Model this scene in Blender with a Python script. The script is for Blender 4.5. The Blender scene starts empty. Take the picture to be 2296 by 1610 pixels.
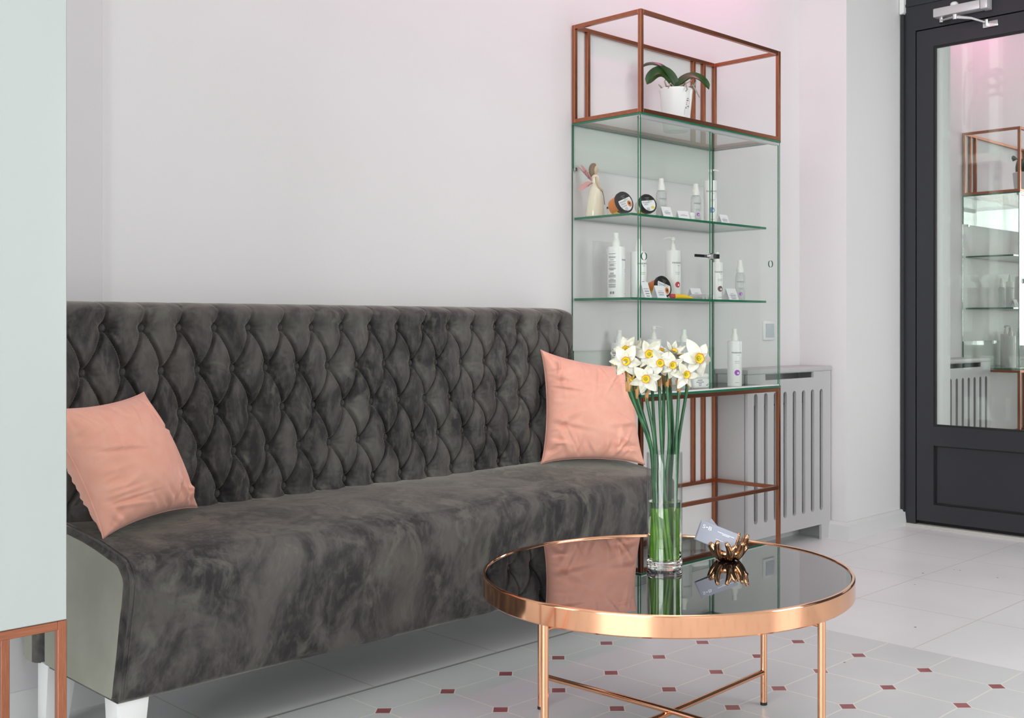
import bpy, bmesh, math, random
from mathutils import Vector, Matrix, Euler
random.seed(7)
C = bpy.context.scene.collection
SC = bpy.context.scene
PI = math.pi

# ------------------------------------------------------------------ camera, world, lights, exposure
cam = bpy.data.objects.new('camera', bpy.data.cameras.new('camera'))
C.objects.link(cam); SC.camera = cam
TH = math.radians(43.3635)                       # heading measured from +X (along the sofa wall) to +Y (into the wall)
cam.location = (0, 0, 0.95)
cam.rotation_euler = (PI/2, 0, TH - PI/2)
cam.data.sensor_width = 36.0
cam.data.lens = 2537.35/2296*36
cam.data.shift_x = -0.07474
cam.data.shift_y = -0.03397
cam.data.clip_start = 0.05
SC.view_settings.view_transform = 'Standard'
SC.view_settings.look = 'None'
SC.view_settings.gamma = 1.0
SC.view_settings.exposure = -0.09
SC.view_settings.use_curve_mapping = False
SC.cycles.use_denoising = True
SC.cycles.max_bounces = 14
SC.cycles.transparent_max_bounces = 32
SC.cycles.transmission_bounces = 14
SC.cycles.glossy_bounces = 6
SC.cycles.diffuse_bounces = 5
SC.cycles.sample_clamp_indirect = 6.0

W = bpy.data.worlds.new('daylight'); SC.world = W; W.use_nodes = True
W.node_tree.nodes['Background'].inputs[0].default_value = (0.94, 0.97, 1.0, 1)
W.node_tree.nodes['Background'].inputs[1].default_value = 3.2

def area(name, loc, target, sx, sy, power, col):
    l = bpy.data.lights.new(name, 'AREA'); l.shape = 'RECTANGLE'; l.size = sx; l.size_y = sy
    l.energy = power; l.color = col
    o = bpy.data.objects.new(name, l); C.objects.link(o); o.location = loc
    d = Vector(target) - Vector(loc)
    o.rotation_euler = d.to_track_quat('-Z', 'Y').to_euler()
    return o
area('daylight_window_left', (-3.30, 0.0, 1.65), (1.5, 0.0, 1.55), 3.0, 1.9, 186, (0.97, 0.99, 1.0))
area('daylight_window_front', (3.95, -3.22, 1.65), (2.6, 0.0, 1.45), 1.7, 1.9, 50, (1.0, 0.98, 0.96))
area('ceiling_fill_near', (0.6, -0.2, 2.97), (0.6, -0.2, 0), 1.8, 1.2, 25, (1.0, 0.985, 0.96))  # unseen overhead lamp, added as fill to even out the light
area('ceiling_fill_far', (3.1, 0.2, 2.97), (3.1, 0.2, 0), 1.8, 1.2, 20, (1.0, 0.985, 0.96))  # second unseen overhead fill, added for the far half
for nm, x, sz, pw in (('pink_cove_strip_long', 2.2, 1.9, 3.0), ('pink_cove_strip_short', 3.65, 0.9, 2.8)):
    o = area(nm, (x, 2.62, 2.90), (x, 2.95, 2.0), sz, 0.08, pw, (1.0, 0.22, 0.52)); o.data.spread = math.radians(100)

# ------------------------------------------------------------------ materials
def new_mat(name):
    m = bpy.data.materials.new(name); m.use_nodes = True
    nt = m.node_tree; b = nt.nodes['Principled BSDF']
    return m, nt, b
def pm(name, col, rough=0.5, metal=0.0, **kw):
    m, nt, b = new_mat(name)
    b.inputs['Base Color'].default_value = (*col, 1); b.inputs['Roughness'].default_value = rough
    b.inputs['Metallic'].default_value = metal
    for k, v in kw.items():
        n = k.replace('_', ' ')
        for i in b.inputs:
            if i.name.lower() == n.lower(): i.default_value = v
    return m
class NT:                                         # tiny helper for node expressions
    def __init__(s, nt): s.nt = nt
    def n(s, t, **kw):
        x = s.nt.nodes.new(t)
        for k, v in kw.items(): setattr(x, k, v)
        return x
    def put(s, sock, v):
        if hasattr(v, 'is_output') or isinstance(v, bpy.types.NodeSocket): s.nt.links.new(v, sock)
        else: sock.default_value = v
    def m(s, op, a, b=0.0, c=0.0):
        x = s.n('ShaderNodeMath', operation=op)
        s.put(x.inputs[0], a); s.put(x.inputs[1], b); s.put(x.inputs[2], c)
        return x.outputs[0]
    def mix(s, f, a, b):
        x = s.n('ShaderNodeMix', data_type='RGBA')
        s.put(x.inputs['Factor'], f)
        for nm, v in (('A', a), ('B', b)):
            k = [i for i in x.inputs if i.name == nm and i.type == 'RGBA'][0]
            s.put(k, v if isinstance(v, bpy.types.NodeSocket) else (*v, 1))
        return [o for o in x.outputs if o.type == 'RGBA'][0]
    def coord(s, kind='Object'): return s.n('ShaderNodeTexCoord').outputs[kind]
    def noise(s, vec, scale, detail=2.0, rough=0.5, dist=0.0):
        x = s.n('ShaderNodeTexNoise'); s.nt.links.new(vec, x.inputs['Vector'])
        x.inputs['Scale'].default_value = scale; x.inputs['Detail'].default_value = detail
        x.inputs['Roughness'].default_value = rough; x.inputs['Distortion'].default_value = dist
        return x.outputs[0]
    def ramp(s, v, a, b):
        x = s.n('ShaderNodeMapRange', interpolation_type='SMOOTHSTEP'); s.put(x.inputs[0], v)
        x.inputs[1].default_value = a; x.inputs[2].default_value = b
        return x.outputs[0]
    def bump(s, b, h, strength, dist=0.01):
        x = s.n('ShaderNodeBump'); x.inputs['Strength'].default_value = strength; x.inputs['Distance'].default_value = dist
        s.put(x.inputs['Height'], h); s.nt.links.new(x.outputs[0], b.inputs['Normal'])
    def mapping(s, vec, scale):
        x = s.n('ShaderNodeMapping'); s.nt.links.new(vec, x.inputs[0]); x.inputs['Scale'].default_value = scale
        return x.outputs[0]

def paint(name, col, rough=0.6):
    m, nt, b = new_mat(name); h = NT(nt); co = h.coord()
    f = h.noise(co, 1.3, 3)
    nt.links.new(h.mix(h.ramp(f, 0.3, 0.7), tuple(c*0.975 for c in col), col), b.inputs['Base Color'])
    b.inputs['Roughness'].default_value = rough
    h.bump(b, h.noise(co, 260, 2), 0.08, 0.002)
    return m
M = {}
M['wall'] = paint('wall_paint', (0.735, 0.735, 0.732))
M['shade_radiator_grey'] = paint('wall_shade_radiator_grey', (0.64, 0.63, 0.64))  # wall shade beside the tall cabinet as a grey; radiator uses it too
M['ceil'] = paint('ceiling_paint', (0.62, 0.62, 0.62))
M['base'] = paint('baseboard_paint', (0.66, 0.68, 0.67), 0.4)
M['white'] = pm('white_lacquer', (0.78, 0.80, 0.80), 0.25)
M['gloss_white'] = pm('white_glass_front', (0.44, 0.48, 0.465), 0.12, Coat_Weight=0.3)
M['sill'] = paint('door_sill', (0.50, 0.49, 0.45))
M['leg'] = pm('white_leg', (0.78, 0.80, 0.79), 0.35)
M['rad'] = paint('radiator_cover_paint', (0.50, 0.50, 0.505), 0.45)
M['anth'] = pm('anthracite_frame', (0.021, 0.022, 0.027), 0.38)
M['black'] = pm('black_gasket', (0.003, 0.003, 0.003), 0.6)
M['blackpl'] = pm('black_plastic', (0.012, 0.012, 0.012), 0.25)
M['chrome'] = pm('chrome', (0.75, 0.75, 0.74), 0.12, 1.0)
M['silver'] = pm('silver_paint', (0.62, 0.60, 0.61), 0.38, 0.35)
M['alu'] = pm('aluminium_track', (0.60, 0.62, 0.62), 0.35, 0.6)
M['whitepl'] = pm('white_plastic', (0.82, 0.83, 0.81), 0.3)
M['cap'] = pm('cap_plastic', (0.80, 0.82, 0.78), 0.35)
M['cream'] = pm('cream_ceramic', (0.80, 0.74, 0.58), 0.12)
M['skin'] = pm('beige_ceramic', (0.62, 0.46, 0.32), 0.3)
M['hair'] = pm('brown_ceramic', (0.22, 0.15, 0.09), 0.4)
M['wing'] = pm('pink_ceramic', (0.68, 0.36, 0.35), 0.35)
M['wingline'] = pm('dark_pink_ceramic', (0.36, 0.14, 0.13), 0.4)
M['orange'] = pm('orange_jar', (0.72, 0.22, 0.035), 0.35)
M['palejar'] = pm('pale_jar', (0.70, 0.68, 0.58), 0.35)
M['yellow'] = pm('yellow_label', (0.78, 0.60, 0.10), 0.45)
M['paper'] = pm('white_paper', (0.80, 0.81, 0.83), 0.6)
M['card'] = pm('blue_grey_card', (0.34, 0.36, 0.43), 0.55)
M['ink'] = pm('black_ink', (0.03, 0.03, 0.035), 0.6)
M['greyink'] = pm('grey_ink', (0.22, 0.22, 0.24), 0.6)
M['whiteink'] = pm('white_ink', (0.9, 0.9, 0.92), 0.5)
M['purple'] = pm('purple_print', (0.36, 0.08, 0.52), 0.5)
M['blue'] = pm('blue_print', (0.22, 0.30, 0.55), 0.5)
M['red'] = pm('red_print', (0.55, 0.03, 0.05), 0.45)
M['brownp'] = pm('brown_print', (0.16, 0.09, 0.07), 0.5)
M['greenp'] = pm('green_print', (0.03, 0.35, 0.12), 0.5)
M['magenta'] = pm('magenta_print', (0.30, 0.02, 0.14), 0.5)
M['tubey'] = pm('yellow_tube', (0.85, 0.55, 0.02), 0.35)
M['tuber'] = pm('red_tube_cap', (0.50, 0.05, 0.07), 0.35)
M['gold'] = pm('rose_gold_ceramic', (0.62, 0.36, 0.20), 0.10, 1.0)
M['rose'] = pm('polished_copper', (0.94, 0.50, 0.30), 0.09, 1.0)
M['bark'] = pm('bark_chips', (0.20, 0.09, 0.04), 0.8)
M['root'] = pm('grey_roots', (0.30, 0.31, 0.24), 0.7)
M['foot'] = pm('black_rubber', (0.01, 0.01, 0.01), 0.5)
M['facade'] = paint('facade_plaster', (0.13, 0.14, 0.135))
M['facade_light'] = paint('facade_trim', (0.85, 0.86, 0.82))
M['pave'] = paint('pavement', (0.4, 0.4, 0.4))

def brushed(name, c1, c2, rough):
    m, nt, b = new_mat(name); h = NT(nt); co = h.coord('Generated')
    f = h.noise(h.mapping(co, (3, 3, 3)), 4.0, 5, 0.6)
    nt.links.new(h.mix(h.ramp(f, 0.3, 0.7), c1, c2), b.inputs['Base Color'])
    b.inputs['Metallic'].default_value = 1.0; b.inputs['Roughness'].default_value = rough
    return m
M['copper'] = brushed('copper_tube', (0.34, 0.125, 0.070), (0.47, 0.190, 0.110), 0.30)

def arch_glass(name, tint, f0=0.05, rough=0.0):
    m, nt, b = new_mat(name); h = NT(nt); nt.nodes.remove(b)
    g = h.n('ShaderNodeNewGeometry')
    d = h.n('ShaderNodeVectorMath', operation='DOT_PRODUCT')
    nt.links.new(g.outputs['Normal'], d.inputs[0]); nt.links.new(g.outputs['Incoming'], d.inputs[1])
    k = h.m('POWER', h.m('SUBTRACT', 1.0, h.m('ABSOLUTE', d.outputs['Value'])), 5.0)
    fr = h.m('ADD', h.m('MULTIPLY', k, 1.0 - f0), f0)
    tr = h.n('ShaderNodeBsdfTransparent'); tr.inputs[0].default_value = (*tint, 1)
    gl = h.n('ShaderNodeBsdfGlossy'); gl.inputs['Roughness'].default_value = rough
    mx = h.n('ShaderNodeMixShader'); nt.links.new(fr, mx.inputs[0])
    nt.links.new(tr.outputs[0], mx.inputs[1]); nt.links.new(gl.outputs[0], mx.inputs[2])
    nt.links.new(mx.outputs[0], nt.nodes['Material Output'].inputs[0])
    return m
M['glass'] = arch_glass('cabinet_glass', (0.974, 0.989, 0.979), 0.020)
M['edge'] = pm('green_glass_edge', (0.016, 0.150, 0.075), 0.15, 0.0, Coat_Weight=0.5)
M['acryl'] = arch_glass('clear_plastic', (0.985, 0.99, 0.99), 0.04)

m, nt, b = new_mat('reflective_door_glass'); h = NT(nt); nt.nodes.remove(b)
tr = h.n('ShaderNodeBsdfTransparent'); tr.inputs[0].default_value = (0.80, 0.86, 0.82, 1)
gl = h.n('ShaderNodeBsdfGlossy'); gl.inputs['Roughness'].default_value = 0.0; gl.inputs['Color'].default_value = (0.77, 0.80, 0.77, 1)
mx = h.n('ShaderNodeMixShader'); mx.inputs[0].default_value = 0.76
nt.links.new(tr.outputs[0], mx.inputs[1]); nt.links.new(gl.outputs[0], mx.inputs[2])
nt.links.new(mx.outputs[0], nt.nodes['Material Output'].inputs[0]); M['doorglass'] = m

M['darkglass'] = pm('dark_shop_glass', (0.03, 0.032, 0.034), 0.03)
def translucent_plastic(name, col, a):
    m, nt, b = new_mat(name); h = NT(nt)
    b.inputs['Base Color'].default_value = (*col, 1); b.inputs['Roughness'].default_value = 0.15
    tr = h.n('ShaderNodeBsdfTransparent'); tr.inputs[0].default_value = (0.95, 0.96, 0.96, 1)
    mx = h.n('ShaderNodeMixShader'); mx.inputs[0].default_value = a
    nt.links.new(tr.outputs[0], mx.inputs[1]); nt.links.new(b.outputs[0], mx.inputs[2])
    nt.links.new(mx.outputs[0], nt.nodes['Material Output'].inputs[0])
    return m
M['clearpl'] = translucent_plastic('clear_bottle_plastic', (0.70, 0.72, 0.71), 0.42)
M['frost'] = translucent_plastic('frosted_decal', (0.10, 0.105, 0.10), 0.9)

M['vasewall'] = arch_glass('vase_wall_glass', (0.965, 0.975, 0.97), 0.045)
M['vase'] = pm('vase_glass', (1, 1, 1), 0.0, 0.0, Transmission_Weight=1.0, IOR=1.48)
M['water'] = pm('vase_water', (0.93, 1.0, 0.86), 0.0, 0.0, Transmission_Weight=1.0, IOR=1.33)
m = pm('black_table_glass', (0.006, 0.006, 0.007), 0.015, 0.0, IOR=1.85); M['blackglass'] = m
m.node_tree.nodes['Principled BSDF'].inputs['Coat Weight'].default_value = 0.45
m.node_tree.nodes['Principled BSDF'].inputs['Coat Roughness'].default_value = 0.0
m.node_tree.nodes['Principled BSDF'].inputs['Coat IOR'].default_value = 1.7

def velvet(name):
    m, nt, b = new_mat(name); h = NT(nt); co = h.coord()
    big = h.noise(h.mapping(co, (1.0, 1.0, 0.6)), 7.0, 6, 0.62, 0.9)
    fine = h.noise(h.mapping(co, (1.4, 1.4, 0.5)), 42.0, 4, 0.6, 0.4)
    st = h.noise(co, 3.1, 2, 0.5, 0.3)
    a = h.mix(h.ramp(big, 0.38, 0.63), (0.021, 0.020, 0.021), (0.094, 0.089, 0.080))
    a = h.mix(h.m('MULTIPLY', h.ramp(fine, 0.42, 0.72), 0.45), a, (0.125, 0.118, 0.108))
    a = h.mix(h.m('MULTIPLY', h.ramp(st, 0.56, 0.72), 0.35), a, (0.105, 0.086, 0.078))
    cr = h.noise(h.mapping(co, (1.0, 1.0, 0.7)), 11.0, 5, 0.6, 1.2)
    a = h.mix(h.m('MULTIPLY', h.ramp(cr, 0.53, 0.68), 0.55), a, (0.150, 0.147, 0.122))
    nt.links.new(a, b.inputs['Base Color'])
    b.inputs['Roughness'].default_value = 0.85
    b.inputs['Sheen Weight'].default_value = 0.45
    b.inputs['Sheen Roughness'].default_value = 0.32
    b.inputs['Sheen Tint'].default_value = (0.85, 0.84, 0.72, 1)
    h.bump(b, h.noise(co, 90, 3), 0.12, 0.003)
    return m
M['velvet'] = velvet('grey_velvet')
m, nt, b = new_mat('velvet_nap_sheen'); h = NT(nt); co = h.coord()  # sofa end faces: sheen of the lit nap put into a paler colour
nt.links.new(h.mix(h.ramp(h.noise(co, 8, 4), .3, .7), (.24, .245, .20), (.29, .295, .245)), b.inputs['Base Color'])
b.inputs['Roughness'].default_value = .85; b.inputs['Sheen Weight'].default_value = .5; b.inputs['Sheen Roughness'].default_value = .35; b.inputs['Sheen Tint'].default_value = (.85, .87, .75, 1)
M['velvet_end_sheen'] = m
def linen(name, c1, c2):
    m, nt, b = new_mat(name); h = NT(nt); co = h.coord()
    f = h.noise(co, 30, 4); wv = h.noise(h.mapping(co, (1, 1, 6)), 320, 1)
    nt.links.new(h.mix(h.ramp(f, 0.3, 0.7), c1, c2), b.inputs['Base Color'])
    b.inputs['Roughness'].default_value = 0.85; b.inputs['Sheen Weight'].default_value = 0.25
    h.bump(b, wv, 0.15, 0.001)
    return m
M['peach'] = linen('peach_linen', (0.79, 0.385, 0.285), (0.83, 0.43, 0.325))
M['peachseam'] = pm('peach_piping', (0.58, 0.18, 0.14), 0.8)

def leafmat(name, c1, c2, rough=0.35):
    m, nt, b = new_mat(name); h = NT(nt); co = h.coord()
    nt.links.new(h.mix(h.ramp(h.noise(co, 25, 3), 0.35, 0.65), c1, c2), b.inputs['Base Color'])
    b.inputs['Roughness'].default_value = rough
    return m
M['leaf'] = leafmat('orchid_leaf', (0.010, 0.045, 0.006), (0.022, 0.075, 0.010), 0.3)
M['stem'] = leafmat('daffodil_stem', (0.016, 0.080, 0.032), (0.030, 0.130, 0.042), 0.4)
M['stemlow'] = leafmat('daffodil_stem_pale', (0.10, 0.30, 0.010), (0.19, 0.43, 0.02), 0.4)
M['spathe'] = leafmat('dry_spathe', (0.45, 0.22, 0.07), (0.55, 0.32, 0.12), 0.7)
m, nt, b = new_mat('white_petal'); h = NT(nt); co = h.coord()
nt.links.new(h.mix(h.ramp(h.noise(co, 60, 3), 0.35, 0.7), (0.62, 0.61, 0.47), (0.74, 0.74, 0.68)), b.inputs['Base Color'])
b.inputs['Roughness'].default_value = 0.5; b.inputs['Subsurface Weight'].default_value = 0.15
b.inputs['Subsurface Radius'].default_value = (0.01, 0.01, 0.008); M['petal'] = m
M['wither'] = pm('withered_petal', (0.62, 0.42, 0.16), 0.7)
M['cup'] = pm('yellow_corona', (0.85, 0.58, 0.02), 0.5)
M['cuprim'] = pm('orange_corona_rim', (0.55, 0.09, 0.02), 0.5)
M['cupeye'] = pm('green_flower_eye', (0.30, 0.34, 0.02), 0.5)

# floor: square grey tiles round an octagon-and-dot carpet, laid on one grid
m, nt, b = new_mat('floor_tiles'); h = NT(nt); co = h.coord()
sx = h.n('ShaderNodeSeparateXYZ'); nt.links.new(co, sx.inputs[0]); X, Y = sx.outputs[0], sx.outputs[1]
def cell(v, off, p):                              # signed distance to the nearest grid line
    q = h.m('DIVIDE', h.m('SUBTRACT', v, off), p)
    return h.m('MULTIPLY', h.m('ABSOLUTE', h.m('SUBTRACT', q, h.m('ROUND', q))), p)
ox, oy = cell(X, 2.0815, 0.2028), cell(Y, 1.8695, 0.2032)
px_, py_ = cell(X, 3.064, 0.4310), cell(Y, 2.4450, 0.4295)
incarp = h.m('MULTIPLY', h.m('LESS_THAN', X, 3.0625), h.m('LESS_THAN', Y, 2.4415))
dia = h.m('ADD', ox, oy)
dot = h.m('LESS_THAN', dia, 0.0245)
dotgrout = h.m('LESS_THAN', dia, 0.0285)
ogrout = h.m('MAXIMUM', h.m('LESS_THAN', h.m('MINIMUM', ox, oy), 0.0019), dotgrout)
pgrout = h.m('LESS_THAN', h.m('MINIMUM', px_, py_), 0.0021)
tn = h.noise(co, 2.2, 3)
tile = h.mix(h.ramp(tn, 0.35, 0.65), (0.60, 0.615, 0.622), (0.65, 0.66, 0.665))
ptile = h.mix(h.ramp(tn, 0.35, 0.65), (0.74, 0.75, 0.755), (0.79, 0.795, 0.80))
oc = h.mix(ogrout, tile, (0.80, 0.79, 0.70))
oc = h.mix(dot, oc, h.mix(h.ramp(h.noise(co, 14, 2), 0.4, 0.6), (0.30, 0.085, 0.10), (0.36, 0.12, 0.13)))
pc = h.mix(pgrout, ptile, (0.60, 0.59, 0.54))
col = h.mix(incarp, pc, oc)
bord = h.m('MULTIPLY', h.m('LESS_THAN', X, 3.0625), h.m('MULTIPLY', h.m('GREATER_THAN', Y, 2.4345), h.m('LESS_THAN', Y, 2.4425)))
col = h.mix(bord, col, (0.24, 0.25, 0.25))
for sx_, sy_, sr in ((4.016, 2.038, .0045), (3.284, 1.692, .004), (2.805, 1.660, .0035), (4.155, 1.978, .003), (4.16, 1.957, .0035), (3.82, 1.97, .003), (4.137, 1.798, .0035), (3.94, 2.17, .0025)):
    dx, dy = h.m('SUBTRACT', X, sx_), h.m('SUBTRACT', Y, sy_)
    col = h.mix(h.m('LESS_THAN', h.m('ADD', h.m('MULTIPLY', dx, dx), h.m('MULTIPLY', dy, dy)), sr*sr), col, (0.05, 0.05, 0.05))
nt.links.new(col, b.inputs['Base Color'])
b.inputs['Roughness'].default_value = 0.38
allg = h.m('ADD', h.m('MULTIPLY', incarp, ogrout), h.m('MULTIPLY', h.m('SUBTRACT', 1.0, incarp), pgrout))
h.bump(b, h.m('SUBTRACT', 1.0, allg), 0.25, 0.002)
M['floor'] = m

# ------------------------------------------------------------------ mesh helpers
def obj(name, bm, mat, parent=None, smooth=False, loc=None):
    bmesh.ops.recalc_face_normals(bm, faces=bm.faces)
    me = bpy.data.meshes.new(name); bm.to_mesh(me); bm.free()
    for k in (mat if isinstance(mat, (list, tuple)) else [mat]): me.materials.append(M[k] if isinstance(k, str) else k)
    if smooth:
        for p in me.polygons: p.use_smooth = True
        if smooth != True: me.set_sharp_from_angle(angle=math.radians(smooth))
    o = bpy.data.objects.new(name, me); C.objects.link(o)
    if parent: o.parent = parent
    if loc: o.location = loc
    return o
def thing(name, label, cat, loc=(0, 0, 0), rot=(0, 0, 0), group=None):
    o = bpy.data.objects.new(name, None); C.objects.link(o); o.empty_display_size = 0.05
    o.location = loc; o.rotation_euler = rot; o['label'] = label; o['category'] = cat
    if group: o['group'] = group
    return o
def tag(o, label, cat, group=None, kind=None):
    o['label'] = label; o['category'] = cat
    if group: o['group'] = group
    if kind: o['kind'] = kind
    return o
def struct(o, label=None):
    o['kind'] = 'structure'
    if label: o['label'] = label
    return o
def B(): return bmesh.new()
def box(bm, x0, x1, y0, y1, z0, z1, mi=0):
    vs = [bm.verts.new((x, y, z)) for x in (x0, x1) for y in (y0, y1) for z in (z0, z1)]
    fs = []
    for q in ((0, 1, 3, 2), (4, 6, 7, 5), (0, 4, 5, 1), (2, 3, 7, 6), (0, 2, 6, 4), (1, 5, 7, 3)):
        f = bm.faces.new([vs[i] for i in q]); f.material_index = mi; fs.append(f)
    return vs, fs
def bev(bm, w, seg=2):
    bmesh.ops.recalc_face_normals(bm, faces=bm.faces)
    bmesh.ops.bevel(bm, geom=bm.edges[:] , offset=w, segments=seg, profile=0.5, affect='EDGES', clamp_overlap=True)
def boxobj(name, mat, x0, x1, y0, y1, z0, z1, parent=None, bevel=0.0):
    bm = B(); box(bm, x0, x1, y0, y1, z0, z1)
    if bevel: bev(bm, bevel)
    return obj(name, bm, mat, parent, smooth=30 if bevel else False)
def lathe(bm, prof, seg=32, mi=0, cen=(0, 0), closed=False, sx=1.0, sy=1.0):
    rings = []
    for r, z in prof:
        if r < 1e-6: rings.append([bm.verts.new((cen[0], cen[1], z))])
        else: rings.append([bm.verts.new((cen[0]+sx*r*math.cos(2*PI*k/seg), cen[1]+sy*r*math.sin(2*PI*k/seg), z)) for k in range(seg)])
    pairs = list(zip(rings, rings[1:]))
    if closed: pairs.append((rings[-1], rings[0]))
    for a, c in pairs:
        for k in range(seg):
            k2 = (k+1) % seg
            if len(a) == 1 and len(c) == 1: continue
            if len(a) == 1: f = bm.faces.new((a[0], c[k2], c[k]))
            elif len(c) == 1: f = bm.faces.new((a[k], a[k2], c[0]))
            else: f = bm.faces.new((a[k], a[k2], c[k2], c[k]))
            f.material_index = mi
def tube(bm, pts, rad, seg=10, mi=0, caps=True, flat=1.0, up=None):
    pts = [Vector(p) for p in pts]; n = len(pts)
    rr = rad if isinstance(rad, (list, tuple)) else [rad]*n
    prev = None; rings = []
    for i, p in enumerate(pts):
        t = (pts[min(i+1, n-1)] - pts[max(i-1, 0)]).normalized()
        if prev is None:
            a = Vector(up) if up else (Vector((0, 0, 1)) if abs(t.z) < 0.9 else Vector((1, 0, 0)))
            u = (a - t*a.dot(t)).normalized()
        else: u = (prev - t*prev.dot(t)).normalized()
        prev = u; v = t.cross(u)
        rings.append([bm.verts.new(p + u*(rr[i]*flat*math.cos(2*PI*k/seg)) + v*(rr[i]*math.sin(2*PI*k/seg))) for k in range(seg)])
    for a, c in zip(rings, rings[1:]):
        for k in range(seg):
            f = bm.faces.new((a[k], a[(k+1) % seg], c[(k+1) % seg], c[k])); f.material_index = mi
    if caps:
        for r in (rings[0], rings[-1]):
            f = bm.faces.new(r); f.material_index = mi
def bez(p0, p1, p2, p3, n=12):
    p0, p1, p2, p3 = map(Vector, (p0, p1, p2, p3)); out = []
    for i in range(n+1):
        t = i/n; out.append(p0*(1-t)**3 + p1*3*t*(1-t)**2 + p2*3*t*t*(1-t) + p3*t**3)
    return out
def plate(outer, holes, y0, y1, bm=None, mi=0):    # polygon in the XZ plane with holes, given thickness along Y
    bm = bm or B(); edges = []
    for loop in [outer]+holes:
        vs = [bm.verts.new((x, y0, z)) for x, z in loop]
        edges += [bm.edges.new((vs[i], vs[(i+1) % len(vs)])) for i in range(len(vs))]
    r = bmesh.ops.triangle_fill(bm, edges=edges, use_beauty=True, use_dissolve=False, normal=(0, -1, 0))
    fs = [g for g in r['geom'] if isinstance(g, bmesh.types.BMFace)]
    e = bmesh.ops.extrude_face_region(bm, geom=fs)
    for v in e['geom']:
        if isinstance(v, bmesh.types.BMVert): v.co.y = y1
    return bm
def circ(cx, cz, r, n=24): return [(cx+r*math.cos(2*PI*k/n), cz+r*math.sin(2*PI*k/n)) for k in range(n)]
_tc = {}
def text_bm(s, size, bm=None, mat_index=0, xf=None, align='CENTER', squash=1.0, thick=0.0):
    bm = bm or B()
    key = (s, align)
    if key not in _tc:
        cu = bpy.data.curves.new('txt', 'FONT'); cu.body = s; cu.size = 1.0; cu.align_x = align; cu.align_y = 'CENTER'; cu.resolution_u = 3
        o = bpy.data.objects.new('txt', cu); C.objects.link(o)
        dg = bpy.context.evaluated_depsgraph_get(); dg.update()
        me = bpy.data.meshes.new_from_object(o.evaluated_get(dg))
        _tc[key] = ([v.co.copy() for v in me.vertices], [tuple(p.vertices) for p in me.polygons])
        bpy.data.objects.remove(o); bpy.data.meshes.remove(me)
    co, po = _tc[key]
    vs = []
    for c in co:
        p = Vector((c.x*size*squash, c.y*size, 0))
        vs.append(bm.verts.new(xf(p) if xf else p))
    for p in po:
        try: f = bm.faces.new([vs[i] for i in p]); f.material_index = mat_index
        except ValueError: pass
    return bm
def quad(bm, cx, cy, w, hh, xf, mi=0, n=4):       # flat mark of n strips so it can wrap
    for i in range(n):
        a = cx-w/2+w*i/n; c = cx-w/2+w*(i+1)/n
        f = bm.faces.new([bm.verts.new(xf(Vector(p))) for p in ((a, cy-hh/2, 0), (c, cy-hh/2, 0), (c, cy+hh/2, 0), (a, cy+hh/2, 0))]); f.material_index = mi
def disc(bm, cx, cy, r, xf, mi=0, n=20, ry=None):  # fan of three rings so it can wrap
    ry = ry or r; c0 = bm.verts.new(xf(Vector((cx, cy, 0)))); prev = None
    for q in (.35, .7, 1.0):
        ring = [bm.verts.new(xf(Vector((cx+q*r*math.cos(2*PI*k/n), cy+q*ry*math.sin(2*PI*k/n), 0)))) for k in range(n)]
        for k in range(n):
            f = bm.faces.new((c0, ring[k], ring[(k+1) % n]) if prev is None else (prev[k], ring[k], ring[(k+1) % n], prev[(k+1) % n])); f.material_index = mi
        prev = ring
def wrap(r, ang, z0):                             # lay a mark round a cylinder, facing direction ang
    def f(p):
        a = ang + p.x/r
        return Vector((r*math.cos(a), r*math.sin(a), z0+p.y))
    return f
def flat(origin, xdir, ydir, off=0.0):
    o, x, y = Vector(origin), Vector(xdir).normalized(), Vector(ydir).normalized(); n = x.cross(y)
    return lambda p: o + x*p.x + y*p.y + n*off

# ------------------------------------------------------------------ the setting
YB = 2.8478
bm = B(); box(bm, -3.5, 5.05, -3.4, 3.0, -0.06, 0.0); struct(obj('floor', bm, 'floor'))
struct(boxobj('ceiling', 'ceil', -3.5, 5.1, -3.4, 3.0, 3.0, 3.1))
struct(boxobj('wall_back', 'wall', -3.5, 4.4197, YB, 3.0, 0, 3.0))
struct(boxobj('wall_pier', 'wall', 4.4197, 5.0, 2.6060, 3.0, 0, 3.0))
bm = B(); box(bm, 4.95, 5.05, -3.4, 1.45, 0, 3.0); box(bm, 4.925, 5.05, 1.45, 2.606, 2.62, 3.0)
struct(obj('wall_right', bm, 'wall'))
bm = B(); y0, y1, z0, z1 = -1.55, 1.55, 0.65, 2.65
for q in ((-3.4, y0, 0, 3), (y1, 3.0, 0, 3), (y0, y1, 0, z0), (y0, y1, z1, 3)): box(bm, -3.5, -3.4, *q)
struct(obj('wall_left', bm, 'wall'))
bm = B(); x0, x1 = 3.05, 4.85
for q in ((-3.5, x0, 0, 3), (x1, 5.05, 0, 3), (x0, x1, 0, z0), (x0, x1, z1, 3)): box(bm, q[0], q[1], -3.4, -3.3, q[2], q[3])
struct(obj('wall_front', bm, 'wall'))
bm = B()
for q in ((y0, y0+.05, z0, z1), (y1-.05, y1, z0, z1), (y0, y1, z0, z0+.05), (y0, y1, z1-.05, z1), (-.02, .02, z0, z1)): box(bm, -3.48, -3.42, *q)
struct(obj('window_1', bm, 'white'))
bm = B()
for q in ((x0, x0+.05, z0, z1), (x1-.05, x1, z0, z1), (x0, x1, z0, z0+.05), (x0, x1, z1-.05, z1), (3.93, 3.97, z0, z1)): box(bm, q[0], q[1], -3.38, -3.32, q[2], q[3])
struct(obj('window_2', bm, 'white'))
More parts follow.
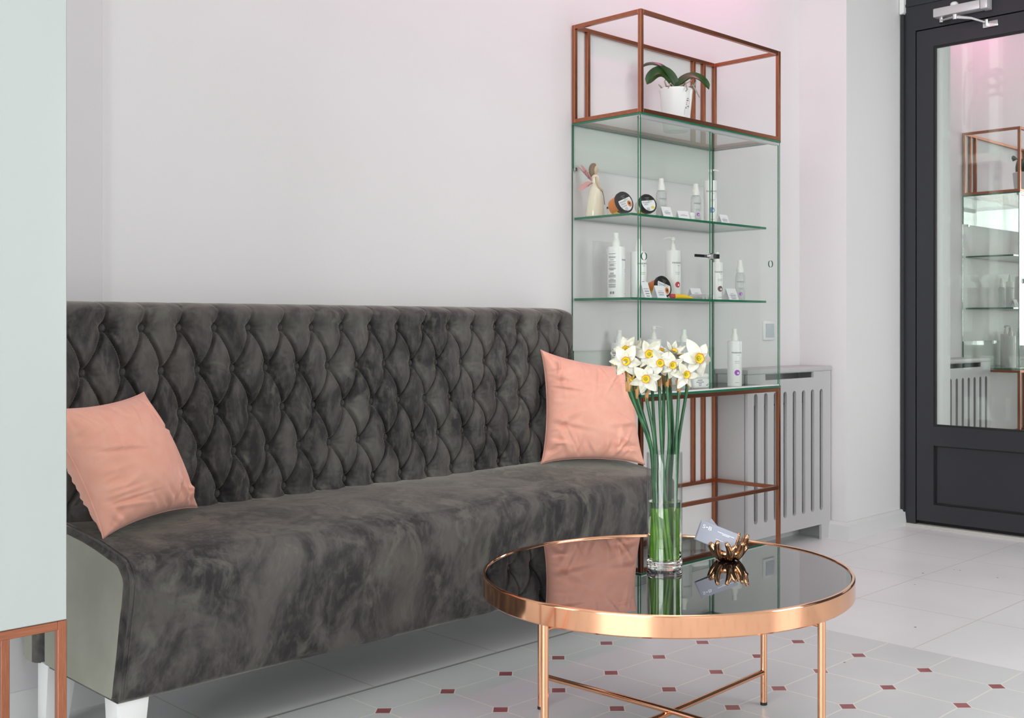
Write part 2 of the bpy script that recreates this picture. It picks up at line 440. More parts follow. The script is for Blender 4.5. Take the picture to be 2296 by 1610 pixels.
# thin strip added to the wall, shade beside the tall cabinet painted grey
struct(boxobj('wall_shade_strip', 'shade_radiator_grey', 0.2, 1.2277, YB-0.010, YB, 0.0759, 3.0))
def baseprof(d): return [(0, 0), (-d, 0), (-d*0.75, 0.062), (-d*0.45, 0.0759), (0, 0.0759)]
bm = B()
pr = baseprof(0.016)
ring = [[bm.verts.new((x, YB+a, z)) for a, z in pr] for x in (-3.4, 4.4197)]
for k in range(len(pr)): bm.faces.new((ring[0][k], ring[0][(k+1) % 5], ring[1][(k+1) % 5], ring[1][k]))
bm.faces.new(ring[0]); bm.faces.new(ring[1])
struct(obj('baseboard_back', bm, 'base'))
bm = B(); pr = baseprof(0.030)                     # round the pier: along its left face, then along its front
path = [((4.4197, 2.70), (-1, 0)), ((4.4197, 2.606), (-1, -1)), ((4.93, 2.606), (0, -1))]
ring = [[bm.verts.new((p[0]-a*n[0], p[1]-a*n[1], z)) if False else bm.verts.new((p[0]+(-a)*n[0], p[1]+(-a)*n[1], z)) for a, z in pr] for p, n in path]
for r0, r1 in zip(ring, ring[1:]):
    for k in range(5): bm.faces.new((r0[k], r0[(k+1) % 5], r1[(k+1) % 5], r1[k]))
bm.faces.new(ring[0]); bm.faces.new(ring[-1])
struct(obj('baseboard_right', bm, 'base'))
# white cable duct running up beside the door frame
bm = B(); box(bm, 4.895, 4.915, 2.580, 2.603, 2.418, 3.0); box(bm, 4.89, 4.915, 2.584, 2.600, 2.412, 2.418)
tag(obj('cable_duct', bm, 'whitepl'), 'white plastic cable duct in the corner above the dark door frame', 'cable duct')

# door: anthracite frame and leaf with a tall reflective pane over a lower panel (plane X = 4.915)
XD = 4.915
door = thing('door_1', 'anthracite metal entrance door with a tall reflective glass pane', 'door', (0, 0, 0)); door['kind'] = 'structure'
bm = B()
box(bm, XD, XD+.10, 2.531, 2.607, 0.0, 2.62); box(bm, XD, XD+.10, 1.45, 2.531, 2.327, 2.62); box(bm, XD, XD+.10, 1.45, 1.525, 0.0, 2.327)
obj('door_frame', bm, 'anth', door)
bm = B()
box(bm, XD-.012, XD, 2.585, 2.601, 0.0, 2.412); box(bm, XD-.006, XD, 1.45, 2.585, 2.445, 2.457)
obj('frame_moulding', bm, 'anth', door)
yl, yr = 2.5255, 1.531
bm = B()
def leafbars(bm):
    for q in ((2.441, yl, 0.032, 2.321), (yr, 1.62, 0.032, 2.321)): box(bm, XD, XD+.055, *q)
    for zz in ((2.240, 2.321), (0.387, 0.476), (0.032, 0.112)): box(bm, XD, XD+.055, 1.62, 2.441, *zz)
leafbars(bm); lf = obj('door_leaf', bm, 'anth', door)
bm = B()
for q in ((2.4315, 2.441, 0.476, 2.240), (1.62, 1.63, 0.476, 2.240)): box(bm, XD+.002, XD+.03, *q)
for zz in ((2.231, 2.240), (0.476, 0.485)): box(bm, XD+.002, XD+.03, 1.63, 2.4315, *zz)
for q in ((2.4335, 2.441, 0.112, 0.387), (1.62, 1.628, 0.112, 0.387)): box(bm, XD+.014, XD+.03, *q)
for zz in ((0.380, 0.387), (0.112, 0.120)): box(bm, XD+.014, XD+.03, 1.628, 2.4335, *zz)
obj('gasket', bm, 'black', door)
boxobj('lower_panel', 'anth', XD+.018, XD+.05, 1.62, 2.441, 0.112, 0.387, door)
boxobj('glass_pane', 'doorglass', XD+.010, XD+.018, 1.628, 2.4335, 0.480, 2.236, door)
bm = B(); box(bm, XD+.03, XD+.06, yl, 2.531, 0.02, 2.327); box(bm, XD+.03, XD+.06, 1.525, yl, 2.321, 2.327); box(bm, XD+.03, XD+.06, 1.525, yl, 0.014, 0.032)
obj('door_seal', bm, 'black', door)
struct(boxobj('trim_2', 'sill', XD-.012, XD+.12, 1.45, 2.606, 0.0, 0.014))
bm = B()
for y in (-3.3, -2.1, -.9, .3): box(bm, 4.90, 4.95, y, y+.08, 0, 2.62)
box(bm, 4.90, 4.95, -3.3, 1.45, 0, .45); box(bm, 4.90, 4.95, -3.3, 1.45, 2.45, 2.62); box(bm, 4.90, 4.95, 1.37, 1.45, 0, 2.62)
struct(obj('window_3', bm, 'anth')); struct(boxobj('window_4', 'darkglass', 4.93, 4.945, -3.3, 1.45, .45, 2.45))
# pale lettering stuck on the outside of the pane, read backwards from inside
bm = B()
for s, z in (('20', 1.654), ('16', 1.606), ('16', 1.560), ('35', 1.513), ('38', 1.467)):
    text_bm(s, 0.042, bm, xf=flat((XD+.020, 2.1465, z), (0, 1, 0), (0, 0, 1)), squash=0.8)
def ribbon(bm, pts, w):
    tube(bm, [(XD+.021, y, z) for y, z in pts], w, 6, flat=0.08, up=(1, 0, 0))
def spiral(cy, cz, r0, r1, a0, a1, n=22): return [(cy+(r0+(r1-r0)*i/n)*math.cos(a0+(a1-a0)*i/n), cz+(r0+(r1-r0)*i/n)*math.sin(a0+(a1-a0)*i/n)) for i in range(n+1)]
ribbon(bm, [(2.285, 1.84), (2.275, 1.92), (2.245, 2.02), (2.215, 2.065)] + spiral(2.165, 2.045, 0.052, 0.014, 2.6, -4.0), 0.011)
ribbon(bm, [(2.245, 1.80), (2.235, 1.90), (2.20, 1.975), (2.15, 1.985), (2.115, 1.97)] + spiral(2.12, 2.01, 0.036, 0.012, -1.6, 3.2), 0.010)
ribbon(bm, [(2.30, 1.86), (2.305, 2.00), (2.295, 2.10)] + spiral(2.272, 2.12, 0.025, 0.007, 3.3, -2.6), 0.007)
ribbon(bm, [(2.31, 1.36), (2.285, 1.28), (2.24, 1.20), (2.225, 1.175), (2.24, 1.155), (2.27, 1.16)] + spiral(2.265, 1.115, 0.042, 0.016, 1.5, 5.4), 0.014)
for y in (2.07, 2.20):                              # broad strokes of the large letters low on the pane
    for a, c in (((y+.055, .50), (y+.055, .84)), ((y+.055, .84), (y-.05, .50)), ((y-.05, .50), (y-.05, .84))): ribbon(bm, [a, c], 0.016)
obj('window_lettering', bm, 'frost', door)

# overhead door closer
t = thing('door_closer', 'silver overhead door closer with folding arm above the dark door', 'door closer', (XD, 2.305, 2.357))
def L(o, x, y, z): return (x-o.location.x, y-o.location.y, z-o.location.z)
bm = B(); box(bm, -.055, -.002, -.110, .112, 0, .040); bev(bm, .004); obj('body', bm, 'silver', t, 30)
bm = B(); box(bm, -.058, -.001, -.146, -.112, -.004, .046); bev(bm, .006); obj('end_cap', bm, 'silver', t, 30)
bm = B(); lathe(bm, [(0, .036), (.018, .036), (.018, .052), (.012, .058), (0, .058)], 16, cen=(-.030, .02)); obj('adjusting_knob', bm, 'whitepl', t, 30)
bm = B(); lathe(bm, [(0, -.024), (.010, -.024), (.010, .002), (0, .002)], 14, cen=(-.030, .082)); obj('spindle', bm, 'chrome', t, 30)
bm = B(); tube(bm, [(-.032, .082, -.014), (-.075, -.005, -.022)], [.008, .011], 8, flat=.45); obj('main_arm', bm, 'silver', t, 40)
bm = B(); tube(bm, [(-.075, -.005, -.022), (-.05, -.07, -.035), (-.012, -.125, -.058)], [.008, .0055, .004], 8); obj('forearm', bm, 'silver', t, 40)
bm = B(); lathe(bm, [(0, -.034), (.010, -.034), (.011, -.012), (0, -.012)], 14, cen=(-.075, -.005)); obj('elbow', bm, 'chrome', t, 30)
bm = B(); box(bm, -.012, 0, -.175, -.105, -.080, -.052); bev(bm, .003); lathe(bm, [(0, -.075), (.008, -.075), (.008, -.046), (0, -.046)], 12, cen=(-.016, -.125)); obj('bracket', bm, 'chrome', t, 30)

# the street beyond the door: a pale facade with pilasters and ledges
fac = thing('building_facade', 'pale facade with pilasters seen faintly through the glass door', 'building', (7.5, 3.3, 0))
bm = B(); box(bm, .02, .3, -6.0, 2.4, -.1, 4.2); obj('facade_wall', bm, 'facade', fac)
for y0_, y1_, z0_, z1_ in ((.328, .52, -.05, 3.3), (.148, .187, .9, 2.9), (-.069, -.007, .9, 2.9), (-.55, -.36, -.05, 3.3), (-1.45, -1.26, -.05, 3.3)):
    bm = B(); box(bm, -.06, .02, y0_, y1_, z0_, z1_)
    if y1_-y0_ > .1:
        for zz in (.68, 1.22, 1.66, 2.25): box(bm, -.085, .02, y0_-.02, y1_+.02, zz, zz+.05)
    obj('pilaster', bm, 'facade_light', fac)
for y0_, y1_, z0_, z1_ in ((-.16, .19, 1.20, 1.285), (-.34, .155, .64, .735), (-.12, .155, .30, .45), (-.10, .20, 2.05, 2.11), (-6.0, 2.4, 3.3, 3.45)):
    bm = B(); box(bm, -.09, .02, y0_, y1_, z0_, z1_); obj('ledge', bm, 'facade_light', fac)
struct(boxobj('pavement', 'pave', 5.05, 7.5, -2.6, 5.6, -.06, -.01))

# ------------------------------------------------------------------ sofa
def rel(t): return tuple(-c for c in t.location)
XS, XE = 1.03, 2.83
sofa = thing('sofa', 'long dark grey velvet sofa with a deep-buttoned back and white legs', 'sofa', (1.93, 2.55, 0))
def arc(cx, cz, r, a0, a1, n): return [(cx+r*math.cos(math.radians(a0+(a1-a0)*i/n)), cz+r*math.sin(math.radians(a0+(a1-a0)*i/n))) for i in range(n+1)]
prof = [(2.325, .168)] + [(2.325-.053*k/10, .168+.232*k/10) for k in range(1, 10)]
prof += arc(2.330, .408, .058, 172, 100, 8)
prof += [(2.36, .472), (2.42, .4815), (2.48, .489), (2.55, .4950), (2.62, .499), (2.66, .498), (2.69, .488), (2.70, .47), (2.70, .30), (2.70, .168), (2.69, .158), (2.335, .157)]
bm = B(); NS = 90; rings = []
for i in range(NS+1):
    x = XS + (XE-XS)*i/NS
    r = []
    for j, (y, z) in enumerate(prof):
        wob = 0.0022*math.sin(x*9.1+j*.7)*math.sin(x*4.3+1.3+j*.2)
        puff = .010*math.exp(-((x-2.6)/.3)**2)*max(0, math.sin((z-.16)/.34*PI/2)) if z > .42 and y < 2.66 else 0
        r.append(bm.verts.new((x, y+(wob if y < 2.36 else 0), z+(wob if z > .45 else 0)+puff)))
    rings.append(r)
n = len(prof)
for a, c in zip(rings, rings[1:]):
    for k in range(n): bm.faces.new((a[k], a[(k+1) % n], c[(k+1) % n], c[k]))
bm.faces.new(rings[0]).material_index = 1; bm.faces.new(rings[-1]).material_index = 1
bmesh.ops.recalc_face_normals(bm, faces=bm.faces)
bmesh.ops.bevel(bm, geom=[e for e in bm.edges if abs(e.verts[0].co.x-e.verts[1].co.x) < 1e-6 and (e.verts[0].co.x < XS+1e-4 or e.verts[0].co.x > XE-1e-4)], offset=.012, segments=3, affect='EDGES')
obj('seat', bm, ['velvet', 'velvet_end_sheen'], sofa, 50, rel(sofa))
bm = B()
for xx, dd in ((XS+.0105, 0), (XS+.020, 0)):
    tube(bm, [(xx, y-(.0015 if y < 2.4 else 0), z+(.0015 if z > .45 else 0)) for y, z in prof[:24]], .0012, 6)
obj('seam', bm, 'velvet', sofa, True, rel(sofa))

BX, BZ0, SXB, SZB = 1.0587, 0.9415, 0.0952, 0.1052
XBE = 2.775
def tuft(x, z):
    U = (x-BX)/SXB; R = (BZ0-z)/SZB
    Rc = min(max(R, 0.0), 4.0)
    a, c = U+Rc/2, U-Rc/2
    P = abs(math.sin(PI*a)*math.sin(PI*c))**0.6
    fade = 1.0 if R > 0 else max(0.25, 1+R*1.15)
    k0 = 11.5 if R > 0 else 10.5
    gr = 0.0
    for q in (a, c):
        d = (q-round(q))/k0                      # metric distance to the fold, with its sign
        gr += math.exp(-(d/.0034)**2)*.0075 - math.exp(-((d-.0075)/.0040)**2)*.0026 - math.exp(-((d+.0085)/.0045)**2)*.0016
        if R <= 0: gr *= 1.0
    if R <= 0: gr *= .5
    k = round(R); best, bdx, bdz = 9, 0, 0
    for kk in (k-1, k, k+1):
        if 0 <= kk <= 4:
            o = .5 if kk % 2 else 0
            u = round(U-o)+o
            dx, dz = (U-u)*SXB, (R-kk)*SZB
            d = math.hypot(dx, dz)
            if d < best: best, bdx, bdz = d, dx, dz
    ang = math.atan2(bdz, bdx)
    rays = .0012*math.sin(ang*11+x*40)*math.exp(-((best-.022)/.012)**2)
    dip = math.exp(-best/.021)*.034 + math.exp(-(best/.012)**2)*.014
    return .016*(P-1)*fade - dip - gr*fade + rays
bprof = [(2.735, .160)] + [(2.735, .20), (2.735, .34), (2.715, .43)]
NF = 190
front = [(2.612+.020*(k/(NF-1)), .455+.520*k/(NF-1)) for k in range(NF)]
top = []
for k in range(1, 15):
    a = math.radians(180-180*k/14); top.append((2.722+.090*math.cos(a), .975+.030*math.sin(a)))
back = [(2.812, .90), (2.812, .6), (2.812, .17), (2.80, .160)]
full = bprof+front+top+back
i0, i1 = len(bprof), len(bprof)+len(front)+7
xsn = [XS + .0023*i for i in range(int((XBE-XS)/.0023)+1)]
RC = .105
bm = B(); rings = []
for x in xsn:
    e = XBE-x; off = 0
    if e < RC: off = RC - math.sqrt(max(0, RC*RC-(RC-e)**2))
    e2 = x-XS
    if e2 < .03: off = .03 - math.sqrt(max(0, .0009-(.03-e2)**2))
    r = []
    for j, (y, z) in enumerate(full):
        yy, zz = y, z
        if i0 <= j < i1:
            d = tuft(x, z)
            wgt = 1.0 if j < i0+NF else max(0, 1-(j-i0-NF+1)/8)
            yy = y + .012 - .012 - d*wgt
            if j >= i0+NF: zz = z + d*.25*(1-abs(j-i0-NF-3)/6 if abs(j-i0-NF-3) < 6 else 0)
        if j >= i0+NF-30 and j < i1+4: zz -= off*.18*min(1, (j-i0-NF+30)/30)
        if yy < 2.80: yy = min(2.80, yy+off*.95)
        r.append(bm.verts.new((x, yy, zz)))
    rings.append(r)
n = len(full)
for a, c in zip(rings, rings[1:]):
    for k in range(n): bm.faces.new((a[k], a[(k+1) % n], c[(k+1) % n], c[k]))
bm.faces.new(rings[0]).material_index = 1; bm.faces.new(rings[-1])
backrest = obj('backrest', bm, ['velvet', 'velvet_end_sheen'], sofa, 60, rel(sofa))
me_btn = None
for kk in range(5):
    for q in range(17 - (kk % 2)):
        x = BX + SXB*(q + (.5 if kk % 2 else 0)); z = BZ0 - SZB*kk
        if x > XBE-.085: continue
        y = 2.612+.020*((z-.455)/.52) + .047
        if me_btn is None:
            bm = B(); lathe(bm, [(0, .009), (.0040, .0085), (.0075, .0066), (.0098, .003), (.0100, -.008)], 18)
            bmesh.ops.rotate(bm, verts=bm.verts, cent=(0, 0, 0), matrix=Matrix.Rotation(PI/2, 3, 'X'))
            o = obj('button', bm, 'velvet', backrest, True); me_btn = o
        else:
            o = me_btn.copy(); C.objects.link(o); o.parent = backrest
        o.location = (x, y, z)
def taper_leg(x0, x1, y0, y1, ix, iy):
    bm = B(); vs, _ = box(bm, x0, x1, y0, y1, 0, .162)
    for v in vs:
        if v.co.z < .01:
            if (v.co.x > (x0+x1)/2) == (ix > 0): v.co.x -= ix*.018
            if (v.co.y > (y0+y1)/2) == (iy > 0): v.co.y -= iy*.018
    bev(bm, .002); return bm
for a in ((1.042, 1.112, 2.338, 2.40, 1, 1), (1.042, 1.112, 2.70, 2.76, 1, -1), (2.745, 2.815, 2.338, 2.40, -1, 1), (2.70, 2.77, 2.70, 2.76, -1, -1)):
    obj('leg', taper_leg(*a), 'leg', sofa, 30, rel(sofa))

# ------------------------------------------------------------------ cushions
def cushion(label, BL, BR, TR, TL, thick, seed, push=1):
    rnd = random.Random(seed)
    BL, BR, TR, TL = map(Vector, (BL, BR, TR, TL)); cen = (BL+BR+TR+TL)/4
    nrm = (BR-BL).cross(TL-BL).normalized()
    base = Vector((cen.x, cen.y, min(BL.z, BR.z)))
    t = thing('cushion', label, 'cushion', base, group='peach cushions on the sofa')
    N = 90; bm = B(); grid = {}
    creases = []
    for q in range(46):
        e = rnd.random()
        if e < .42: p0, an = (-1.0, rnd.uniform(-.95, .6)), rnd.uniform(-.25, .55)
        elif e < .75: p0, an = (rnd.uniform(-.9, .9), -1.0), PI/2+rnd.uniform(-.75, .75)
        elif e < .9: p0, an = (1.0, rnd.uniform(-.8, .8)), PI+rnd.uniform(-.4, .4)
        else: p0, an = (rnd.uniform(-.9, .9), 1.0), -PI/2+rnd.uniform(-.6, .6)
        creases.append((p0, an, rnd.uniform(.25, .9), rnd.uniform(.022, .055), rnd.uniform(.0045, .0100)*rnd.choice((1, 1, -1))))
    waves = [(rnd.uniform(7, 15), rnd.uniform(-1, 1), rnd.uniform(0, 6.3), rnd.uniform(.5, 1)) for _ in range(7)]
    def P(i, j, side):
        u, v = 2*i/N-1, 2*j/N-1
        u = math.copysign(abs(u)**0.85, u); v = math.copysign(abs(v)**0.85, v)
        pu = u*(1-.12*(1-v*v)**.8*abs(u)**2); pv = v*(1-.11*(1-u*u)**.8*abs(v)**2)
        p = BL*(1-pu)*(1-pv)/4 + BR*(1+pu)*(1-pv)/4 + TR*(1+pu)*(1+pv)/4 + TL*(1-pu)*(1+pv)/4
        e = max(0, (1-u*u))**.52*max(0, (1-v*v))**.52
        hgt = thick/2*e
        w = 0
        ed = max(abs(u), abs(v))
        for fq, dr, ph, am in waves:
            w += am*math.sin(fq*(v+dr*u*.5)+ph)*math.exp(-((1-abs(u))/.22)**2)*.6
            w += am*math.sin(fq*(u+dr*v*.5)+ph*2)*math.exp(-((1-abs(v))/.16)**2)*.35
        cr = 0
        for su in (-1, 1):
            for sv in (-1, 1):
                du, dv = (u-su), (v-sv); d = math.hypot(du, dv); ang = math.atan2(dv*sv, du*su)
                cr += math.sin(ang*9+seed+su*2+sv)*math.exp(-((d-.28)/.22)**2)
        wr = 0
        for (cu_, cv_), an, ln, wd, am in creases:
            du, dv = u-cu_, v-cv_; al = du*math.cos(an)+dv*math.sin(an); pe = -du*math.sin(an)+dv*math.cos(an)
            if -.1 < al < ln*1.5: wr += am*(math.exp(-(pe/wd)**2) - .55*math.exp(-((pe-wd*1.5)/wd)**2))*math.exp(-((al-ln*.35)/(ln*.5))**2)
        hgt += (wr + cr*.0030)*min(1, (1-ed)*3.2)
        hgt += .0035*math.sin(5*u+3*v+seed)*e
        return p + nrm*(hgt*side)
    rows = {}
    for side in (1, -1):
        for i in range(N+1):
            for j in range(N+1):
                edge = i in (0, N) or j in (0, N)
                if edge and side == -1: rows[(side, i, j)] = rows[(1, i, j)]
                else: rows[(side, i, j)] = bm.verts.new(P(i, j, side)-base)
        for i in range(N):
            for j in range(N):
                q = [rows[(side, i, j)], rows[(side, i+1, j)], rows[(side, i+1, j+1)], rows[(side, i, j+1)]]
                bm.faces.new(q if side == 1 else q[::-1])
    loop = [(i, 0) for i in range(N)]+[(N, j) for j in range(N)]+[(i, N) for i in range(N, 0, -1)]+[(0, j) for j in range(N, 0, -1)]
    pts = [P(i, j, 1)-base for i, j in loop]
    obj('cover', bm, 'peach', t, True)
    bm = B(); tube(bm, [p-nrm*.002 for p in pts]+[pts[0]-nrm*.002], .0016, 6); obj('piping', bm, 'peach', t, True)
    return t
cushion('peach linen cushion beside the tall white cabinet, slumped on one corner', (1.058, 2.440, .487), (1.352, 2.585, .504), (1.224, 2.600, .790), (.940, 2.475, .775), .165, 3)
cushion('peach linen cushion standing upright at the far end of the sofa by the glass cabinet', (2.502, 2.570, .508), (2.800, 2.392, .494), (2.860, 2.478, .808), (2.545, 2.615, .868), .145, 8)

# ------------------------------------------------------------------ coffee table
TC = Vector((1.962, 1.612, 0)); RT = .4115
tab = thing('coffee_table', 'round coffee table with polished copper rim and legs and a black glass top', 'coffee table', TC)
bm = B(); lathe(bm, [(RT-.012, .359), (RT-.003, .3585), (RT, .3615), (RT, .3630), (RT, .3985), (RT, .4005), (RT-.002, .4035), (RT-.007, .4035), (RT-.0085, .4005), (RT-.0085, .390), (RT-.012, .388), (RT-.012, .3605)], 160, closed=True)
obj('rim', bm, 'rose', tab, 40)
bm = B(); lathe(bm, [(0, .390), (RT-.009, .390), (RT-.009, .4005), (0, .4005)], 160); obj('table_top', bm, 'blackglass', tab, 40)
for k in range(4):
    a = math.radians(1.5+90*k); ca, sa = math.cos(a), math.sin(a); r = .393
    bm = B(); tube(bm, [(r*ca, r*sa, .006), (r*ca, r*sa, .362)], .0082, 20); tube(bm, [(r*ca, r*sa, .345), ((r-.075)*ca, (r-.075)*sa, .352)], .0055, 12)
    lg = obj('leg', bm, 'rose', tab, 40)
    bm = B(); lathe(bm, [(0, 0), (.0086, 0), (.0086, .007), (0, .007)], 18, cen=(r*ca, r*sa)); obj('foot_cap', bm, 'foot', lg, 40)
for k in range(2):
    a = math.radians(1.5+90*k); ca, sa = math.cos(a), math.sin(a); r = .393; dz = .0045*(1 if k else -1)
    bm = B(); tube(bm, [(-r*ca, -r*sa, .082), (-.03*ca, -.03*sa, .082+dz), (.03*ca, .03*sa, .082+dz), (r*ca, r*sa, .082)], .0068, 16); obj('cross_bar', bm, 'rose', tab, 40)

# ------------------------------------------------------------------ vase, water, daffodils
VX, VY, VZ = 1.9761, 1.6302, .4008
VR = .0402
vase = thing('vase', 'tall clear cylindrical glass vase holding daffodils on the coffee table', 'vase', (VX, VY, VZ))
bm = B(); lathe(bm, [(VR, .0165), (VR, .2585), (VR-.0008, .260), (VR-.0016, .260), (VR-.0022, .2585), (VR-.0022, .0190)], 72)
obj('glass_wall', bm, 'vasewall', vase, 40)
bm = B(); lathe(bm, [(0, 0), (VR-.003, 0), (VR-.0005, .0025), (VR, .006), (VR, .0160), (VR-.001, .0165), (0, .0165)], 72)
obj('glass_base', bm, 'vase', vase, 40)
bm = B(); ri = VR-.0024; lathe(bm, [(0, .0187), (ri-.0026, .0192), (ri, .0222), (ri, .150), (0, .150)], 72)
tag(obj('water', bm, 'water', None, 40, (VX, VY, VZ)), 'clear water filling the lower half of the glass vase', 'water', kind='stuff')
RV = Vector((math.sin(TH), -math.cos(TH), 0)); FV = Vector((math.cos(TH), math.sin(TH), 0)); UV = Vector((0, 0, 1))
def petal_bm(L_, Wd, curl, mi=0, twist=0.0, bm=None, xf=None):
    n, mm = 10, 6; g = []
    for i in range(n+1):
        t = i/n; row = []
        w = Wd*(math.sin(PI*min(1, t**.75*.93+.05))**.8)*(1-.15*t)
        if i == n: w = Wd*.05
        for j in range(mm+1):
            s = 2*j/mm-1
            p = Vector((L_*t, w*s/2, curl*L_*t*t*.9 + .10*w*abs(s)**1.5 + twist*w*s*t*.7 + .0010*math.sin(9*t+5*s)))
            row.append(bm.verts.new(xf(p)))
        g.append(row)
    for i in range(n):
        for j in range(mm):
            f = bm.faces.new((g[i][j], g[i+1][j], g[i+1][j+1], g[i][j+1])); f.material_index = mi
PXM = .0010075
def daffodil(px, py, yaw, pitch, size, dep, foot, kind, label, rot=0.0, bend=1.0):
    rnd = random.Random(px*13+py)
    head = RV*((px-1490)*PXM) + UV*(.95-(py-727)*PXM-VZ) + FV*dep
    fdir = (-FV*math.cos(pitch)*math.cos(yaw) + RV*math.sin(yaw)*math.cos(pitch) + UV*math.sin(pitch)).normalized()
    ft = RV*foot[0] + FV*foot[1] + UV*.0215
    t = thing('daffodil', label, 'daffodil', (VX, VY, VZ), group='white daffodils in the glass vase')
    xax = UV.cross(fdir); xax = xax.normalized() if xax.length > .05 else RV; yax = fdir.cross(xax)
    def xf(p): return head + xax*p.x + yax*p.y + fdir*p.z
    # stem: from the vase floor over the rim to a bent neck behind the flower
    neck = head - fdir*(.030*size/.034)
    lip = Vector((0, 0, .258)); 
    hor = Vector((head.x, head.y, 0)); hl = hor.length
    rimp = hor*(min(.030, hl*.55)/max(hl, 1e-4)) + UV*.262
    topz = max(min(neck.z-.035, .415), .30)
    sh = Vector((neck.x*.93+ft.x*.0, neck.y*.93, topz)) if kind != 'low' else Vector((neck.x*.95, neck.y*.95, topz))
    p1 = bez(ft, ft*.7+rimp*.3+UV*0, rimp*.8+ft*.2, rimp, 9)
    p2 = bez(rimp, rimp+(rimp-ft).normalized()*.05, sh-UV*.03, sh, 8)[1:]
    p3 = bez(sh, sh+UV*.028, neck-fdir*.012+UV*.004, neck, 8)[1:]
    bm = B(); pts = p1+p2+p3; nn = len(pts)
    tube(bm, pts, [.0042-.0018*max(0, (i-len(p1)-len(p2)+3)/(len(p3)+3)) for i in range(nn)], 10, flat=.72)
    for f in bm.faces:
        if f.calc_center_median().z < .150: f.material_index = 1
    tube(bm, [neck-fdir*.016*size/.034, neck-fdir*.008*size/.034, neck+fdir*.012*size/.034], [.0022, .0040, .0022], 8)
    obj('stem', bm, ['stem', 'stemlow'], t, 50)
    bm = B(); d1 = (p3[1]-sh).normalized()
    q = [sh-UV*.018, sh, sh+d1*.018+rnd.choice((-1, 1))*RV*.003, sh+d1*.036+rnd.choice((-1, 1))*RV*.008]
    tube(bm, q, [.0042, .0056, .0050, .001], 8, flat=.6); obj('spathe', bm, 'spathe', t, True)
    bm = B()
    for k in range(6):
        a = rot + k*PI/3 + rnd.uniform(-.13, .13)
        L_ = size*rnd.uniform(.92, 1.1)*(1.0 if kind != 'wither' else .75); cu = rnd.uniform(-.55, .22) - (.15 if k % 2 else 0)
        if kind == 'closed': cu = rnd.uniform(.5, .8)
        if kind == 'wither': cu = rnd.uniform(-.9, .7)
        tw = rnd.uniform(-.7, .7)
        Wd = L_*rnd.uniform(.50, .72)*(1 if kind != 'wither' else .4)
        def xk(p, a=a, k=k): return xf(Vector((math.cos(a)*p.x-math.sin(a)*p.y, math.sin(a)*p.x+math.cos(a)*p.y, p.z-(.0008 if k % 2 else 0))))
        petal_bm(L_, Wd, cu, 0, tw, bm, xk)
    obj('petals', bm, 'wither' if kind == 'wither' else 'petal', t, True)
    bm = B(); s = size/.034*(1.0 if kind != 'wither' else .8)
    prof = [(.0006, .0008, 2), (.0026, .0008, 2), (.0044, .0014, 2), (.0054, .0024, 0), (.0068, .0038, 0), (.0080, .0047, 0), (.0089, .0054, 1)]
    rg = []
    for r, zz, mi in prof:
        rg.append([bm.verts.new(xf(Vector(((r*s*(1+.05*math.sin(k*5.0)))*math.cos(2*PI*k/30), (r*s*(1+.05*math.sin(k*5.0)))*math.sin(2*PI*k/30), zz*s+.0006)))) for k in range(30)])
    for i in range(len(rg)-1):
        for k in range(30):
            f = bm.faces.new((rg[i][k], rg[i][(k+1) % 30], rg[i+1][(k+1) % 30], rg[i+1][k])); f.material_index = prof[i+1][2]
    bm.faces.new(rg[0]).material_index = 2
    co = obj('corona', bm, ['cup', 'cuprim', 'cupeye'], t, True)
    bm = B()
    for k in range(3):
        a = 2.1*k+.4; b0 = Vector((.0012*s*math.cos(a), .0012*s*math.sin(a), .001)); tube(bm, [xf(b0), xf(b0*1.6+Vector((0, 0, .0045*s)))], [.0006*s, .0009*s], 6)
    obj('stamens', bm, 'cup', co, True)
D = daffodil
D(1405, 784, -.35, .10, .033, .012, (-.006, .010), '', 'white daffodil in the vase, uppermost bloom on the side near the cushion')
D(1428, 787, .62, .05, .031, .022, (.012, .012), '', 'white daffodil in the vase turned sideways, right of the uppermost cushion-side bloom')
D(1456, 794, -.18, .12, .037, -.006, (.004, -.018), '', 'large white daffodil in the vase, topmost bloom near the middle of the bunch')
D(1402, 809, .05, .05, .038, -.026, (-.018, -.010), '', 'wide white daffodil in the vase just above the cushion, facing straight out')
D(1381, 813, -1.25, -.15, .029, -.010, (.016, -.006), '', 'drooping white daffodil at the outer edge above the cushion, seen in profile')
D(1435, 823, .75, -.5, .027, .012, (-.010, -.020), '', 'small white daffodil half hidden in the middle of the bunch, looking down')
D(1478, 813, .0, .04, .034, -.030, (.010, -.012), '', 'white daffodil in the very centre of the bunch with a full round yellow eye')
D(1505, 818, .30, .0, .033, -.026, (-.014, .016), '', 'white daffodil right of the centre bloom with long hanging petals', rot=.5)
D(1446, 848, -.05, .05, .036, -.038, (-.022, .004), 'low', 'white star-shaped daffodil, lowest bloom in the vase, facing out in front of the stems', rot=.26)
D(1565, 804, .45, .10, .046, .000, (.020, .002), '', 'biggest white daffodil, outermost on the glass cabinet side, one petal raised high', rot=.9)
D(1536, 839, .40, -.02, .034, -.016, (.024, -.010), 'low', 'white daffodil below the biggest bloom, low on the glass cabinet side')
D(1525, 800, .9, .35, .030, .018, (.002, .022), '', 'white daffodil behind the biggest bloom, showing only an orange rim')
D(1417, 849, -.35, -.35, .024, -.016, (-.004, -.028), 'wither', 'withered brown daffodil hanging low against the peach cushion')
D(1512, 789, .5, .9, .026, .010, (.014, .020), 'closed', 'half-closed white daffodil standing up right of the middle of the bunch')
D(1484, 790, -.4, .8, .031, .026, (-.016, -.020), '', 'white daffodil seen from behind at the top back of the bunch')

